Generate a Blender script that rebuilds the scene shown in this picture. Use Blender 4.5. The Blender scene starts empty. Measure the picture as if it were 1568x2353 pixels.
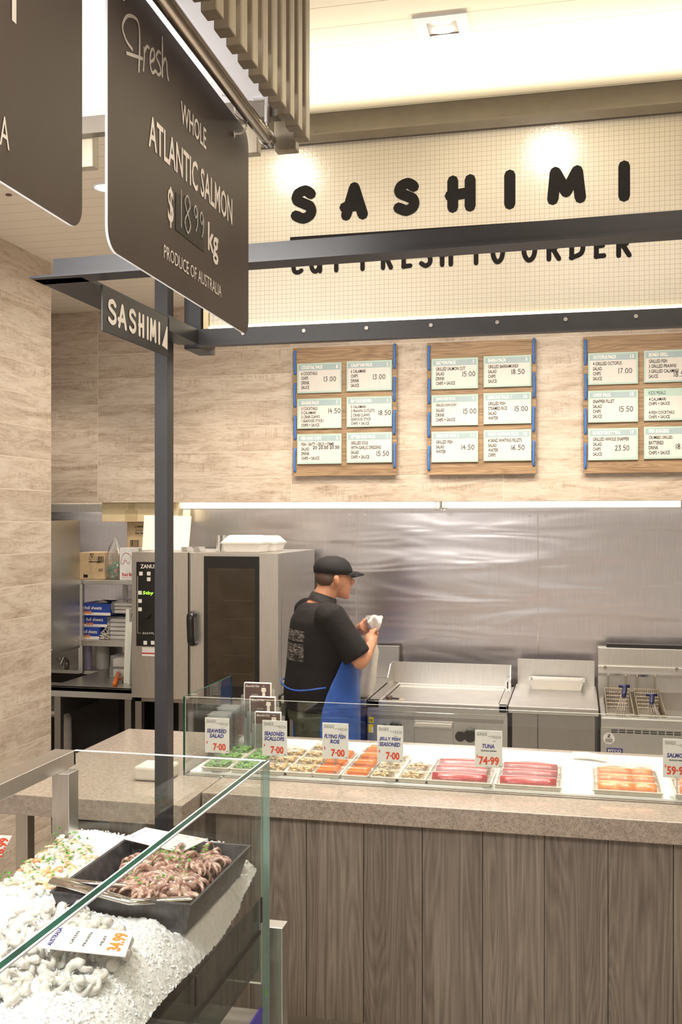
import bpy, bmesh, math, random
from mathutils import Vector, Matrix, noise
random.seed(7)
S = bpy.context.scene
COL = S.collection
R = math.radians
PI = math.pi

# ------------------------------------------------------------------ camera, world, lights, exposure
CAM_H, YAW, FPX = 1.9, R(13), 2340.0
cam = bpy.data.cameras.new('camera'); cam.sensor_fit = 'VERTICAL'; cam.sensor_height = 36.0
cam.lens = FPX / 2353 * 36.0; cam.shift_y = (1197 - 1176.5) / 2353; cam.clip_start = .05
camo = bpy.data.objects.new('camera', cam); COL.objects.link(camo)
camo.location = (0, 0, CAM_H); camo.rotation_euler = (PI / 2, 0, YAW)
S.camera = camo
S.view_settings.view_transform = 'Standard'; S.view_settings.look = 'None'
S.view_settings.gamma = 1; S.view_settings.use_curve_mapping = False
S.view_settings.exposure = 0.16
w = bpy.data.worlds.new('world'); S.world = w; w.use_nodes = True
w.node_tree.nodes['Background'].inputs[0].default_value = (1.0, .86, .72, 1)
w.node_tree.nodes['Background'].inputs[1].default_value = .55

def area(name, loc, sx, sy, power, col=(1, .84, .66), rot=(0, 0, 0), spread=180):
    l = bpy.data.lights.new(name, 'AREA'); l.shape = 'RECTANGLE'; l.size = sx; l.size_y = sy
    l.energy = power; l.color = col; l.spread = R(spread)
    o = bpy.data.objects.new(name, l); o.location = loc; o.rotation_euler = rot; COL.objects.link(o); return o
def spot(name, loc, power, ang=90, col=(1, .84, .66), r=.035, rot=(0, 0, 0), blend=.6):
    l = bpy.data.lights.new(name, 'SPOT'); l.energy = power; l.color = col; l.spot_size = R(ang); l.spot_blend = blend; l.shadow_soft_size = r
    o = bpy.data.objects.new(name, l); o.location = loc; o.rotation_euler = rot; COL.objects.link(o); return o
WARM = (1, .86, .70)
area('customer_area_light', (.6, .9, 3.2), 1.6, 1.2, 26, WARM)
area('kitchen_area_light', (-.55, 4.9, 3.2), 2.6, 1.0, 72, (1, .9, .78))
area('hood_light', (-.6, 6.38, 2.12), 4.2, .12, 16, (1, .97, .88))
area('hood_light_left', (-3.0, 6.38, 2.12), 1.0, .12, 9, (1, .97, .88))
area('cove_light', (.2, 3.15, 3.135), 3.0, .05, 21, (1, .9, .66), (R(212), 0, 0))
area('display_case_light', (-1.25, 1.4, 2.68), .8, .9, 62, (1, .97, .92), (R(24), 0, 0))
area('soffit_fill', (-1.6, .6, 1.3), .5, .8, 24, (.95, .96, 1), (PI, 0, 0))  # unseen fill added below the soffit to brighten its white underside
for x in (-1.75, -1.0, -.1, .75): spot('counter_spot', (x, 3.85, 3.26), 105, 62, (1, .93, .8))
for x in (-3.3, -2.15, -1.35, -.5, .35, 1.2): spot('wall_washer', (x, 5.35, 3.26), 34, 85, WARM, rot=(R(14), 0, 0))
for x in (-1.05, -.085): spot('sign_spot', (x, 2.5, 3.255), 20, 120, (1, .9, .72), .045, rot=(R(25), 0, 0))

# ------------------------------------------------------------------ materials
def nm(name):
    m = bpy.data.materials.new(name); m.use_nodes = True
    nt = m.node_tree; b = nt.nodes['Principled BSDF']; return m, nt, b
def N(nt, t, **kw):
    n = nt.nodes.new(t)
    for k, v in kw.items():
        if k.startswith('i_'):
            key = k[2:]; key = int(key) if key.isdigit() else key.replace('_', ' ')
            n.inputs[key].default_value = v
        else: setattr(n, k, v)
    return n
def c4(c): return (c[0], c[1], c[2], 1)
def coords(nt, scale=(1, 1, 1), loc=(0, 0, 0), rot=(0, 0, 0)):
    t = N(nt, 'ShaderNodeTexCoord'); mp = N(nt, 'ShaderNodeMapping')
    mp.inputs['Scale'].default_value = scale; mp.inputs['Location'].default_value = loc; mp.inputs['Rotation'].default_value = rot
    nt.links.new(t.outputs['Object'], mp.inputs['Vector']); return mp.outputs[0]
def nz(nt, vec, scale, detail=4, rough=.55, dist=0):
    n = N(nt, 'ShaderNodeTexNoise'); n.inputs['Scale'].default_value = scale; n.inputs['Detail'].default_value = detail
    n.inputs['Roughness'].default_value = rough; n.inputs['Distortion'].default_value = dist
    nt.links.new(vec, n.inputs['Vector']); return n.outputs['Fac']
def ramp(nt, fac, stops):
    r = N(nt, 'ShaderNodeValToRGB'); nt.links.new(fac, r.inputs[0]); cr = r.color_ramp
    while len(cr.elements) < len(stops): cr.elements.new(.5)
    for e, (p, c) in zip(cr.elements, stops): e.position = p; e.color = c4(c) if len(c) == 3 else c
    return r.outputs[0]
def mix(nt, fac, a, b, typ='MIX'):
    n = N(nt, 'ShaderNodeMixRGB', blend_type=typ)
    for i, x in enumerate((fac, a, b)):
        if hasattr(x, 'links'): nt.links.new(x, n.inputs[i])
        else: n.inputs[i].default_value = x if i == 0 else c4(x)
    return n.outputs[0]
def bump(nt, b, h, st=.3, dist=.01):
    n = N(nt, 'ShaderNodeBump'); n.inputs['Strength'].default_value = st; n.inputs['Distance'].default_value = dist
    nt.links.new(h, n.inputs['Height']); nt.links.new(n.outputs[0], b.inputs['Normal'])
def plain(name, col, rough=.5, metal=0, var=.08, sc=20, emit=None, es=0, spec=.5, bst=0, coat=0, sss=0, trans=0):
    m, nt, b = nm(name); v = coords(nt)
    f = nz(nt, v, sc, 3)
    dk = tuple(x * (1 - var) for x in col); lt = tuple(min(1, x * (1 + var)) for x in col)
    nt.links.new(ramp(nt, f, [(.3, dk), (.7, lt)]), b.inputs['Base Color'])
    b.inputs['Roughness'].default_value = rough; b.inputs['Metallic'].default_value = metal
    b.inputs['Specular IOR Level'].default_value = spec; b.inputs['Coat Weight'].default_value = coat
    if sss: b.inputs['Subsurface Weight'].default_value = sss; b.inputs['Subsurface Scale'].default_value = .01
    if trans: b.inputs['Transmission Weight'].default_value = trans
    if emit: b.inputs['Emission Color'].default_value = c4(emit); b.inputs['Emission Strength'].default_value = es
    if bst: bump(nt, b, f, bst, .005)
    return m
def steel(name, col=(.62, .60, .57), rough=.3, wav=0, stretch=(40, 40, 2)):
    m, nt, b = nm(name); v = coords(nt, stretch)
    f = nz(nt, v, 6, 3)
    nt.links.new(ramp(nt, f, [(.3, tuple(x * .88 for x in col)), (.7, col)]), b.inputs['Base Color'])
    b.inputs['Metallic'].default_value = 1; b.inputs['Roughness'].default_value = rough
    if wav:
        v2 = coords(nt, (.9, 1.0, 5.5)); bump(nt, b, nz(nt, v2, 1.2, 2, .5, .4), wav, .2)
    else: bump(nt, b, f, .08, .002)
    return m
def tile(name, rot, x0, z0, L=1.318, H=.1617):
    m, nt, b = nm(name)
    t = N(nt, 'ShaderNodeTexCoord'); sp = N(nt, 'ShaderNodeSeparateXYZ'); nt.links.new(t.outputs['Object'], sp.inputs[0])
    cb = N(nt, 'ShaderNodeCombineXYZ')
    ax = N(nt, 'ShaderNodeMath', operation='SUBTRACT'); ax.inputs[1].default_value = x0; nt.links.new(sp.outputs[rot], ax.inputs[0])
    az = N(nt, 'ShaderNodeMath', operation='SUBTRACT'); az.inputs[1].default_value = z0; nt.links.new(sp.outputs[2], az.inputs[0])
    nt.links.new(ax.outputs[0], cb.inputs[0]); nt.links.new(az.outputs[0], cb.inputs[1])
    br = N(nt, 'ShaderNodeTexBrick', offset=0, squash=1, offset_frequency=2)
    br.inputs['Color1'].default_value = (0, 0, 0, 1); br.inputs['Color2'].default_value = (1, 1, 1, 1); br.inputs['Mortar'].default_value = (.5, .5, .5, 1)
    br.inputs['Scale'].default_value = 1; br.inputs['Mortar Size'].default_value = .0025; br.inputs['Brick Width'].default_value = L
    br.inputs['Row Height'].default_value = H; br.inputs['Mortar Smooth'].default_value = .1
    nt.links.new(cb.outputs[0], br.inputs['Vector'])
    # per-tile random value shifts the stain pattern
    sc = N(nt, 'ShaderNodeVectorMath', operation='SCALE'); sc.inputs['Scale'].default_value = 7.3; nt.links.new(br.outputs['Color'], sc.inputs[0])
    ad = N(nt, 'ShaderNodeVectorMath', operation='ADD'); nt.links.new(cb.outputs[0], ad.inputs[0]); nt.links.new(sc.outputs[0], ad.inputs[1])
    def mp(s):
        q = N(nt, 'ShaderNodeMapping'); q.inputs['Scale'].default_value = s; nt.links.new(ad.outputs[0], q.inputs['Vector']); return q.outputs[0]
    cloud = nz(nt, mp((1.7, 8, 3)), 1.6, 8, .68, 1.0)
    fine = nz(nt, mp((6, 42, 3)), 1.4, 6, .72, 1.8)
    vert = nz(nt, mp((70, 9, 3)), 1.2, 3, .7)
    base = ramp(nt, cloud, [(.32, (.38, .29, .215)), (.44, (.53, .435, .345)), (.54, (.66, .575, .48)), (.7, (.74, .665, .575))])
    flk = ramp(nt, fine, [(.40, (.27, .20, .145)), (.48, (.56, .47, .38)), (.7, (.74, .67, .58))])
    c = mix(nt, .34, base, flk)
    vm = ramp(nt, vert, [(.38, (.72, .66, .6)), (.5, (1, 1, 1))])
    msk = nz(nt, mp((1.3, 6, 1)), 1.9, 4, .6)
    mk = ramp(nt, msk, [(.52, (0, 0, 0)), (.62, (.8, .8, .8))])
    c = mix(nt, mk, c, mix(nt, 1.0, c, vm, 'MULTIPLY'))
    tint = ramp(nt, br.outputs['Color'], [(0, (.84, .82, .8)), (1, (1.0, 1.0, 1.0))])
    c = mix(nt, 1.0, c, tint, 'MULTIPLY')
    c = mix(nt, br.outputs['Fac'], c, (.66, .57, .47))
    nt.links.new(c, b.inputs['Base Color']); b.inputs['Roughness'].default_value = .42
    inv = N(nt, 'ShaderNodeMath', operation='SUBTRACT'); inv.inputs[0].default_value = 1; nt.links.new(br.outputs['Fac'], inv.inputs[1])
    bump(nt, b, inv.outputs[0], .25, .002)
    return m
def wood(name, cols, grain_axis=2, scale=1.0, rough=.55, rnd=True, ringsc=7):
    """oak with long grain; grain_axis = object axis the grain runs along"""
    m, nt, b = nm(name)
    s = [11 * scale] * 3; s[grain_axis] = .9 * scale
    oi = N(nt, 'ShaderNodeObjectInfo')
    t = N(nt, 'ShaderNodeTexCoord'); off = N(nt, 'ShaderNodeVectorMath', operation='SCALE')
    cx = N(nt, 'ShaderNodeCombineXYZ')
    for i in range(3): nt.links.new(oi.outputs['Random'], cx.inputs[i])
    off.inputs['Scale'].default_value = 23.0 if rnd else 0; nt.links.new(cx.outputs[0], off.inputs[0])
    ad = N(nt, 'ShaderNodeVectorMath', operation='ADD'); nt.links.new(t.outputs['Object'], ad.inputs[0]); nt.links.new(off.outputs[0], ad.inputs[1])
    mp = N(nt, 'ShaderNodeMapping'); mp.inputs['Scale'].default_value = s; nt.links.new(ad.outputs[0], mp.inputs['Vector'])
    s2 = [60 * scale] * 3; s2[grain_axis] = 1.6 * scale
    mp2 = N(nt, 'ShaderNodeMapping'); mp2.inputs['Scale'].default_value = s2; nt.links.new(ad.outputs[0], mp2.inputs['Vector'])
    low = nz(nt, mp.outputs[0], .55, 2, .5, .3)
    k = N(nt, 'ShaderNodeMath', operation='MULTIPLY'); k.inputs[1].default_value = ringsc * 4; nt.links.new(low, k.inputs[0])
    fr = N(nt, 'ShaderNodeMath', operation='PINGPONG'); fr.inputs[1].default_value = .5; nt.links.new(k.outputs[0], fr.inputs[0])
    fine = nz(nt, mp2.outputs[0], 1.4, 5, .65, .3)
    g = N(nt, 'ShaderNodeMath', operation='MULTIPLY_ADD'); nt.links.new(fr.outputs[0], g.inputs[0]); g.inputs[1].default_value = .42; nt.links.new(fine, g.inputs[2])
    c = ramp(nt, g.outputs[0], [(.36, cols[0]), (.58, cols[1]), (.82, cols[2])])
    big = nz(nt, mp.outputs[0], .35, 3, .6)
    c = mix(nt, .35, c, mix(nt, 1.0, c, ramp(nt, big, [(.35, (.6, .58, .56)), (.65, (1.3, 1.28, 1.22))]), 'MULTIPLY'))
    nt.links.new(c, b.inputs['Base Color']); b.inputs['Roughness'].default_value = rough
    bump(nt, b, g.outputs[0], .25, .003)
    return m
def thin_glass(name, tint=(.93, .98, .95), rough=.0, refl=1.0, opac=0.0):
    m, nt, b = nm(name); nt.nodes.remove(b); out = nt.nodes['Material Output']
    tr = N(nt, 'ShaderNodeBsdfTransparent'); tr.inputs[0].default_value = c4(tint)
    gl = N(nt, 'ShaderNodeBsdfGlossy'); gl.inputs['Roughness'].default_value = rough
    lw = N(nt, 'ShaderNodeLayerWeight'); lw.inputs['Blend'].default_value = .5
    pw = N(nt, 'ShaderNodeMath', operation='POWER'); pw.inputs[1].default_value = 5; nt.links.new(lw.outputs['Facing'], pw.inputs[0])
    fr = N(nt, 'ShaderNodeMath', operation='MULTIPLY_ADD'); fr.inputs[1].default_value = .8; fr.inputs[2].default_value = .035; nt.links.new(pw.outputs[0], fr.inputs[0])
    k = N(nt, 'ShaderNodeMath', operation='MULTIPLY'); k.inputs[1].default_value = refl; k.use_clamp = True; nt.links.new(fr.outputs[0], k.inputs[0])
    v = coords(nt); f = nz(nt, v, 30, 3, .7)
    k2 = N(nt, 'ShaderNodeMath', operation='MULTIPLY_ADD'); nt.links.new(f, k2.inputs[0]); k2.inputs[1].default_value = .02; nt.links.new(k.outputs[0], k2.inputs[2])
    mx = N(nt, 'ShaderNodeMixShader'); nt.links.new(k2.outputs[0], mx.inputs[0]); nt.links.new(tr.outputs[0], mx.inputs[1]); nt.links.new(gl.outputs[0], mx.inputs[2])
    last = mx
    if opac:
        df = N(nt, 'ShaderNodeBsdfDiffuse'); df.inputs[0].default_value = (.9, .9, .88, 1)
        m2 = N(nt, 'ShaderNodeMixShader'); m2.inputs[0].default_value = opac
        nt.links.new(mx.outputs[0], m2.inputs[1]); nt.links.new(df.outputs[0], m2.inputs[2]); last = m2
    nt.links.new(last.outputs[0], out.inputs[0]); return m

M = {}
M['tile_back'] = tile('distressed_timber_tile', 0, -3.058, 2.986)
M['tile_side'] = tile('distressed_timber_tile_side', 1, 4.94, 3.19)
M['steel'] = steel('brushed_steel', (.66, .645, .61), .36)
M['steel_h'] = steel('brushed_steel_horizontal', (.68, .66, .63), .32, stretch=(2, 2, 60))
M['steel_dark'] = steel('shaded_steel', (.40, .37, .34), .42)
M['steel_wall'] = steel('rippled_steel_sheet', (.64, .61, .62), .26, .075, (30, 30, 1))
M['chrome'] = steel('polished_steel', (.8, .78, .75), .1)
M['tube'] = steel('satin_tube', (.62, .56, .48), .24)
M['charcoal'] = plain('charcoal_paint', (.026, .025, .029), .42, 0, .1)
M['taupe'] = plain('bronze_paint', (.12, .098, .075), .45, 0, .08)
M['black'] = plain('black_plastic', (.012, .011, .011), .3)
M['blackmat'] = plain('black_matte', (.01, .009, .009), .8)
M['white'] = plain('white_paint', (.82, .82, .83), .6, 0, .02)
M['white_gloss'] = plain('white_acrylic', (.92, .92, .9), .18, 0, .01)
M['soffit'] = plain('white_soffit', (.80, .80, .83), .7, 0, .02)
M['paper'] = plain('white_card', (.82, .80, .77), .5, 0, .02)
M['card_paper'] = plain('menu_card_paper', (.64, .62, .58), .5, 0, .02)
M['card_mint'] = plain('mint_border', (.42, .56, .50), .5, 0, .03)
M['card_band'] = plain('grey_blue_band', (.33, .43, .45), .5, 0, .03)
M['ink'] = plain('black_ink', (.014, .012, .012), .8, spec=.15)
M['ink_white'] = plain('white_ink', (.85, .80, .76), .5)
M['ink_blue'] = plain('navy_ink', (.03, .025, .26), .5)
M['ink_red'] = plain('orange_red_ink', (.75, .06, .015), .5)
M['ink_orange'] = plain('orange_ink', (.85, .27, .03), .5)
M['chalk'] = plain('chalk_marker', (.55, .53, .5), .8, 0, .4, 300)
M['board'] = plain('brown_black_board', (.052, .035, .031), .5, 0, .12, 6, bst=.03)
M['board_panel'] = plain('black_slate_patch', (.030, .026, .023), .6, 0, .25, 60)
M['foam_edge'] = plain('white_foam_core', (.9, .9, .9), .6)
M['cord'] = plain('blue_rope', (.05, .17, .50), .7, 0, .2, 200, bst=.2)
M['cream'] = plain('cream_fibre_tray', (.66, .61, .52), .6)
M['blue'] = plain('blue_panel', (.06, .03, .55), .35)
M['apron'] = plain('blue_apron', (.035, .115, .46), .42, 0, .15, 12, bst=.2)
M['olive'] = plain('olive_trousers', (.075, .085, .055), .8, 0, .15, 14, bst=.2)
M['skin'] = plain('skin', (.56, .27, .16), .5, 0, .08, 14, sss=.15)
M['cap'] = plain('black_cap_cloth', (.012, .010, .011), .8, 0, .2, 80)
M['card_brown'] = plain('brown_cardboard', (.50, .37, .22), .8, 0, .08, 30)
M['card_yellow'] = plain('pale_cardboard', (.72, .60, .38), .8, 0, .05, 20)
M['tape'] = plain('buff_tape', (.55, .44, .26), .35)
M['foil_blue'] = plain('blue_carton', (.02, .06, .35), .45, 0, .1)
M['white_carton'] = plain('white_carton', (.8, .8, .8), .6)
M['red_ink'] = plain('red_ink', (.5, .03, .03), .5)
M['green_sweet'] = plain('green_wrapper', (.05, .33, .17), .4, 0, .5, 60)
M['pink'] = plain('pink_wrapper', (.7, .35, .3), .4, 0, .3, 60)
M['bag'] = thin_glass('clear_bag_film', (.93, .93, .93), .12, 2.5, .12)
M['bag_white'] = plain('white_plastic_bag', (.86, .83, .76), .35, 0, .05, 20, bst=.2, sss=.2)
M['foam'] = plain('foam_box', (.78, .75, .70), .5, 0, .02)
M['cutting'] = plain('white_cutting_board', (.82, .85, .78), .45, 0, .02)
M['glass'] = thin_glass('clear_glass', (.97, .985, .975), 0, 1.0)
M['glass_oven'] = thin_glass('smoked_oven_glass', (.62, .58, .52), .03, 1.6)
M['lid'] = thin_glass('clear_tray_lid', (.975, .975, .97), .06, 1.0, .03)
M['acrylic'] = thin_glass('clear_acrylic', (.9, .92, .91), .03, 1.8, .10)
M['tray_glass'] = thin_glass('dark_tray_acrylic', (.35, .42, .38), .02, 1.6, .05)
M['glass_edge'] = plain('green_glass_edge', (.003, .05, .032), .3, 0, .5, 9, spec=.3)
M['glass_edge_light'] = plain('pale_glass_edge', (.74, .76, .68), .3, 0, .1, 9, coat=1)
M['glass_edge_teal'] = plain('teal_glass_edge', (.30, .46, .41), .25, 0, .1, 9)
M['edge_silver'] = plain('polished_glass_arris', (.72, .78, .84), .25, .1, .15, 10)
M['lcd'] = plain('green_led_digits', (.1, .4, .02), .5, emit=(.35, 1, .05), es=2.2)
M['lamp'] = plain('lamp_face', (1, 1, 1), .5, emit=(1, .93, .8), es=14)
M['led'] = plain('led_strip', (1, 1, .9), .5, emit=(1, .93, .66), es=2.6)
M['tubelight'] = plain('fluorescent_diffuser', (1, 1, 1), .5, emit=(.96, 1, .86), es=1.1)
M['tuna'] = plain('tuna_red', (.42, .035, .045), .25, 0, .3, 60, coat=.6, sss=.1)
M['roe'] = plain('orange_roe', (.90, .16, .0), .25, 0, .3, 300, coat=.5, bst=.6)
M['seaweed'] = plain('seaweed_green', (.12, .30, .04), .35, 0, .6, 90, coat=.5, bst=.8)
M['herb'] = plain('parsley_green', (.10, .36, .03), .5, 0, .3, 40)
M['yellow'] = plain('yellow_sticker', (.85, .65, .05), .5)
M['badge_blue'] = plain('navy_badge', (.03, .03, .16), .4)
M['pipe'] = plain('white_pipe', (.55, .52, .48), .4)
M['sauce_red'] = plain('orange_handle', (.65, .16, .02), .35, 0, .4, 12)
M['rubber'] = plain('dark_rubber', (.03, .03, .03), .7)
M['purple_can'] = plain('lilac_can', (.35, .3, .45), .4)
M['dark_wall'] = plain('dark_wall_and_shade', (.05, .042, .038), .7)  # far left wall, and the sheet painting shade under the benches
M['chefwhite'] = plain('printed_cream', (.75, .68, .6), .6, 0, .3, 200)
M['print_brown'] = plain('brown_print', (.10, .06, .05), .45)
M['woodboard'] = wood('oak_menu_board', ((.17, .105, .055), (.30, .195, .11), (.42, .29, .17)), 0, 1.3, .55)
M['counter_wood'] = wood('weathered_grey_oak', ((.115, .094, .077), (.172, .142, .117), (.25, .21, .177)), 2, 1.0, .6)
M['oven_inside'] = plain('oven_cavity', (.20, .17, .13), .5, 0, .35, 5)
M['wire'] = steel('basket_wire', (.42, .36, .27), .35)
M['handle_blue'] = plain('dark_blue_grip', (.01, .012, .06), .4)
M['pan'] = plain('black_enamel_pan', (.055, .055, .06), .4, 0, .5, 35, spec=.6, bst=.1)
M['terrazzo_white'] = M['white']

def food(name, stops, sc, rough=.3, coat=.5, sss=.2, bs=.3):
    m, nt, b = nm(name); v = coords(nt)
    oi = N(nt, 'ShaderNodeObjectInfo'); cx = N(nt, 'ShaderNodeCombineXYZ')
    for i in range(3): nt.links.new(oi.outputs['Random'], cx.inputs[i])
    s = N(nt, 'ShaderNodeVectorMath', operation='MULTIPLY_ADD'); nt.links.new(cx.outputs[0], s.inputs[0]); s.inputs[1].default_value = (9, 9, 9); nt.links.new(v, s.inputs[2])
    f = nz(nt, s.outputs[0], sc, 4, .6)
    nt.links.new(ramp(nt, f, stops), b.inputs['Base Color'])
    b.inputs['Roughness'].default_value = rough; b.inputs['Coat Weight'].default_value = coat
    b.inputs['Subsurface Weight'].default_value = sss; b.inputs['Subsurface Scale'].default_value = .006
    bump(nt, b, f, bs, .002); return m
M['salmon'] = food('salmon_orange', [(.35, (.80, .20, .05)), (.55, (.85, .27, .08)), (.7, (.9, .45, .2))], 60)
M['scallop'] = food('seasoned_scallop', [(.35, (.22, .13, .05)), (.5, (.55, .38, .18)), (.65, (.72, .58, .36))], 90, bs=1)
M['octopus'] = food('pink_brown_octopus', [(.32, (.13, .055, .045)), (.45, (.42, .23, .18)), (.56, (.66, .45, .36)), (.72, (.82, .66, .56))], 42, .25, .8)
M['prawn'] = food('raw_prawn_flesh', [(.3, (.55, .54, .48)), (.5, (.74, .73, .68)), (.7, (.84, .83, .79))], 60, .22, .7, .4)
M['squid'] = food('white_squid', [(.3, (.62, .66, .6)), (.6, (.82, .84, .8))], 30, .2, .8, .4)
M['mussel'] = food('cream_mussel', [(.3, (.30, .18, .07)), (.42, (.70, .60, .38)), (.7, (.80, .75, .58))], 45, .22, .8)
M['seafood_orange'] = food('cooked_prawn', [(.3, (.72, .28, .10)), (.5, (.82, .48, .26)), (.7, (.86, .72, .56))], 50, .25, .7)

# quartz stone
m, nt, b = nm('speckled_quartz'); v = coords(nt)
vo = N(nt, 'ShaderNodeTexVoronoi', feature='F1'); vo.inputs['Scale'].default_value = 230; nt.links.new(v, vo.inputs['Vector'])
dots = ramp(nt, vo.outputs['Distance'], [(.18, (.05, .04, .035)), (.30, (.33, .28, .235))])
gr = ramp(nt, nz(nt, v, 60, 4, .7), [(.35, (.80, .78, .76)), (.65, (1.12, 1.1, 1.08))])
msk = ramp(nt, vo.outputs['Color'], [(.30, (1, 1, 1)), (.34, (0, 0, 0))])
base = mix(nt, msk, (.36, .31, .265), dots)
nt.links.new(mix(nt, 1.0, base, gr, 'MULTIPLY'), b.inputs['Base Color']); b.inputs['Roughness'].default_value = .12
M['quartz'] = m
# plank ceiling: grooves every .112 m in Y
m, nt, b = nm('cream_plank_ceiling')
t = N(nt, 'ShaderNodeTexCoord'); sp = N(nt, 'ShaderNodeSeparateXYZ'); nt.links.new(t.outputs['Object'], sp.inputs[0])
a = N(nt, 'ShaderNodeMath', operation='ADD'); a.inputs[1].default_value = 20 * .112 - .07; nt.links.new(sp.outputs[1], a.inputs[0])
q = N(nt, 'ShaderNodeMath', operation='MODULO'); q.inputs[1].default_value = .112; nt.links.new(a.outputs[0], q.inputs[0])
g = N(nt, 'ShaderNodeMath', operation='LESS_THAN'); g.inputs[1].default_value = .004; nt.links.new(q.outputs[0], g.inputs[0])
nt.links.new(mix(nt, g.outputs[0], (.80, .74, .64), (.52, .45, .36)), b.inputs['Base Color']); b.inputs['Roughness'].default_value = .6
M['ceiling'] = m
# floor tiles
m, nt, b = nm('pale_floor_tile'); v = coords(nt)
br = N(nt, 'ShaderNodeTexBrick', offset=0); br.inputs['Color1'].default_value = (.52, .47, .41, 1); br.inputs['Color2'].default_value = (.48, .44, .38, 1)
br.inputs['Mortar'].default_value = (.25, .22, .2, 1); br.inputs['Scale'].default_value = 1; br.inputs['Brick Width'].default_value = .4; br.inputs['Row Height'].default_value = .4; br.inputs['Mortar Size'].default_value = .004
nt.links.new(v, br.inputs['Vector']); nt.links.new(br.outputs[0], b.inputs['Base Color']); b.inputs['Roughness'].default_value = .4
M['floor'] = m
# wired glass
m, nt, b = nm('wired_cast_glass')
t = N(nt, 'ShaderNodeTexCoord'); sp = N(nt, 'ShaderNodeSeparateXYZ'); nt.links.new(t.outputs['Object'], sp.inputs[0])
ls = []
for ax in (0, 2):
    a = N(nt, 'ShaderNodeMath', operation='ADD'); a.inputs[1].default_value = 10; nt.links.new(sp.outputs[ax], a.inputs[0])
    q = N(nt, 'ShaderNodeMath', operation='MODULO'); q.inputs[1].default_value = .0145; nt.links.new(a.outputs[0], q.inputs[0])
    g = N(nt, 'ShaderNodeMath', operation='LESS_THAN'); g.inputs[1].default_value = .0012; nt.links.new(q.outputs[0], g.inputs[0]); ls.append(g.outputs[0])
mxm = N(nt, 'ShaderNodeMath', operation='MAXIMUM'); nt.links.new(ls[0], mxm.inputs[0]); nt.links.new(ls[1], mxm.inputs[1])
v = t.outputs['Object']
cc = mix(nt, nz(nt, v, 4, 3), (.56, .51, .42), (.64, .585, .49))
nt.links.new(mix(nt, mxm.outputs[0], cc, (.36, .30, .22)), b.inputs['Base Color'])
b.inputs['Roughness'].default_value = .4; b.inputs['Coat Weight'].default_value = 1; b.inputs['Coat Roughness'].default_value = .09
f1 = nz(nt, v, 190, 3, .6); 
sm = N(nt, 'ShaderNodeMath', operation='MULTIPLY_ADD'); nt.links.new(mxm.outputs[0], sm.inputs[0]); sm.inputs[1].default_value = .5; nt.links.new(f1, sm.inputs[2])
bn = N(nt, 'ShaderNodeBump'); bn.inputs['Strength'].default_value = .22; bn.inputs['Distance'].default_value = .0016
nt.links.new(sm.outputs[0], bn.inputs['Height']); nt.links.new(bn.outputs[0], b.inputs['Coat Normal']); nt.links.new(bn.outputs[0], b.inputs['Normal'])
M['wired'] = m
# ice
m, nt, b = nm('crushed_ice'); v = coords(nt)
f = nz(nt, v, 160, 3, .7)
nt.links.new(ramp(nt, f, [(.3, (.90, .91, .91)), (.6, (.985, .985, .985))]), b.inputs['Base Color'])
b.inputs['Roughness'].default_value = .25; b.inputs['Subsurface Weight'].default_value = .12; b.inputs['Subsurface Scale'].default_value = .01
bump(nt, b, f, .55, .006); M['ice'] = m
# shirt with a worn white print on the back (a real print on the cloth)
m, nt, b = nm('black_printed_shirt')
t = N(nt, 'ShaderNodeTexCoord'); sp = N(nt, 'ShaderNodeSeparateXYZ'); nt.links.new(t.outputs['Object'], sp.inputs[0])
def rng(ax, lo, hi):
    a = N(nt, 'ShaderNodeMath', operation='GREATER_THAN'); a.inputs[1].default_value = lo; nt.links.new(sp.outputs[ax], a.inputs[0])
    c = N(nt, 'ShaderNodeMath', operation='LESS_THAN'); c.inputs[1].default_value = hi; nt.links.new(sp.outputs[ax], c.inputs[0])
    d = N(nt, 'ShaderNodeMath', operation='MULTIPLY'); nt.links.new(a.outputs[0], d.inputs[0]); nt.links.new(c.outputs[0], d.inputs[1]); return d.outputs[0]
def mul(a, c):
    d = N(nt, 'ShaderNodeMath', operation='MULTIPLY'); nt.links.new(a, d.inputs[0]); nt.links.new(c, d.inputs[1]); return d.outputs[0]
zz = N(nt, 'ShaderNodeMath', operation='MAXIMUM'); nt.links.new(rng(2, 1.165, 1.255), zz.inputs[0]); nt.links.new(rng(2, 1.27, 1.325), zz.inputs[1])
mk = mul(mul(rng(0, -.5, -.075), rng(1, -.13, .13)), zz.outputs[0])
mpv = N(nt, 'ShaderNodeMapping'); mpv.inputs['Scale'].default_value = (1, 9, 75); nt.links.new(t.outputs['Object'], mpv.inputs['Vector'])
sq = ramp(nt, nz(nt, mpv.outputs[0], 1.5, 4, .7, 2.5), [(.48, (0, 0, 0)), (.60, (1, 1, 1))])
nt.links.new(mix(nt, mul(mk, sq), (.009, .007, .0075), (.34, .31, .29)), b.inputs['Base Color']); b.inputs['Roughness'].default_value = .85
bump(nt, b, nz(nt, t.outputs['Object'], 9, 3), .4, .02)
M['shirt'] = m

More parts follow.
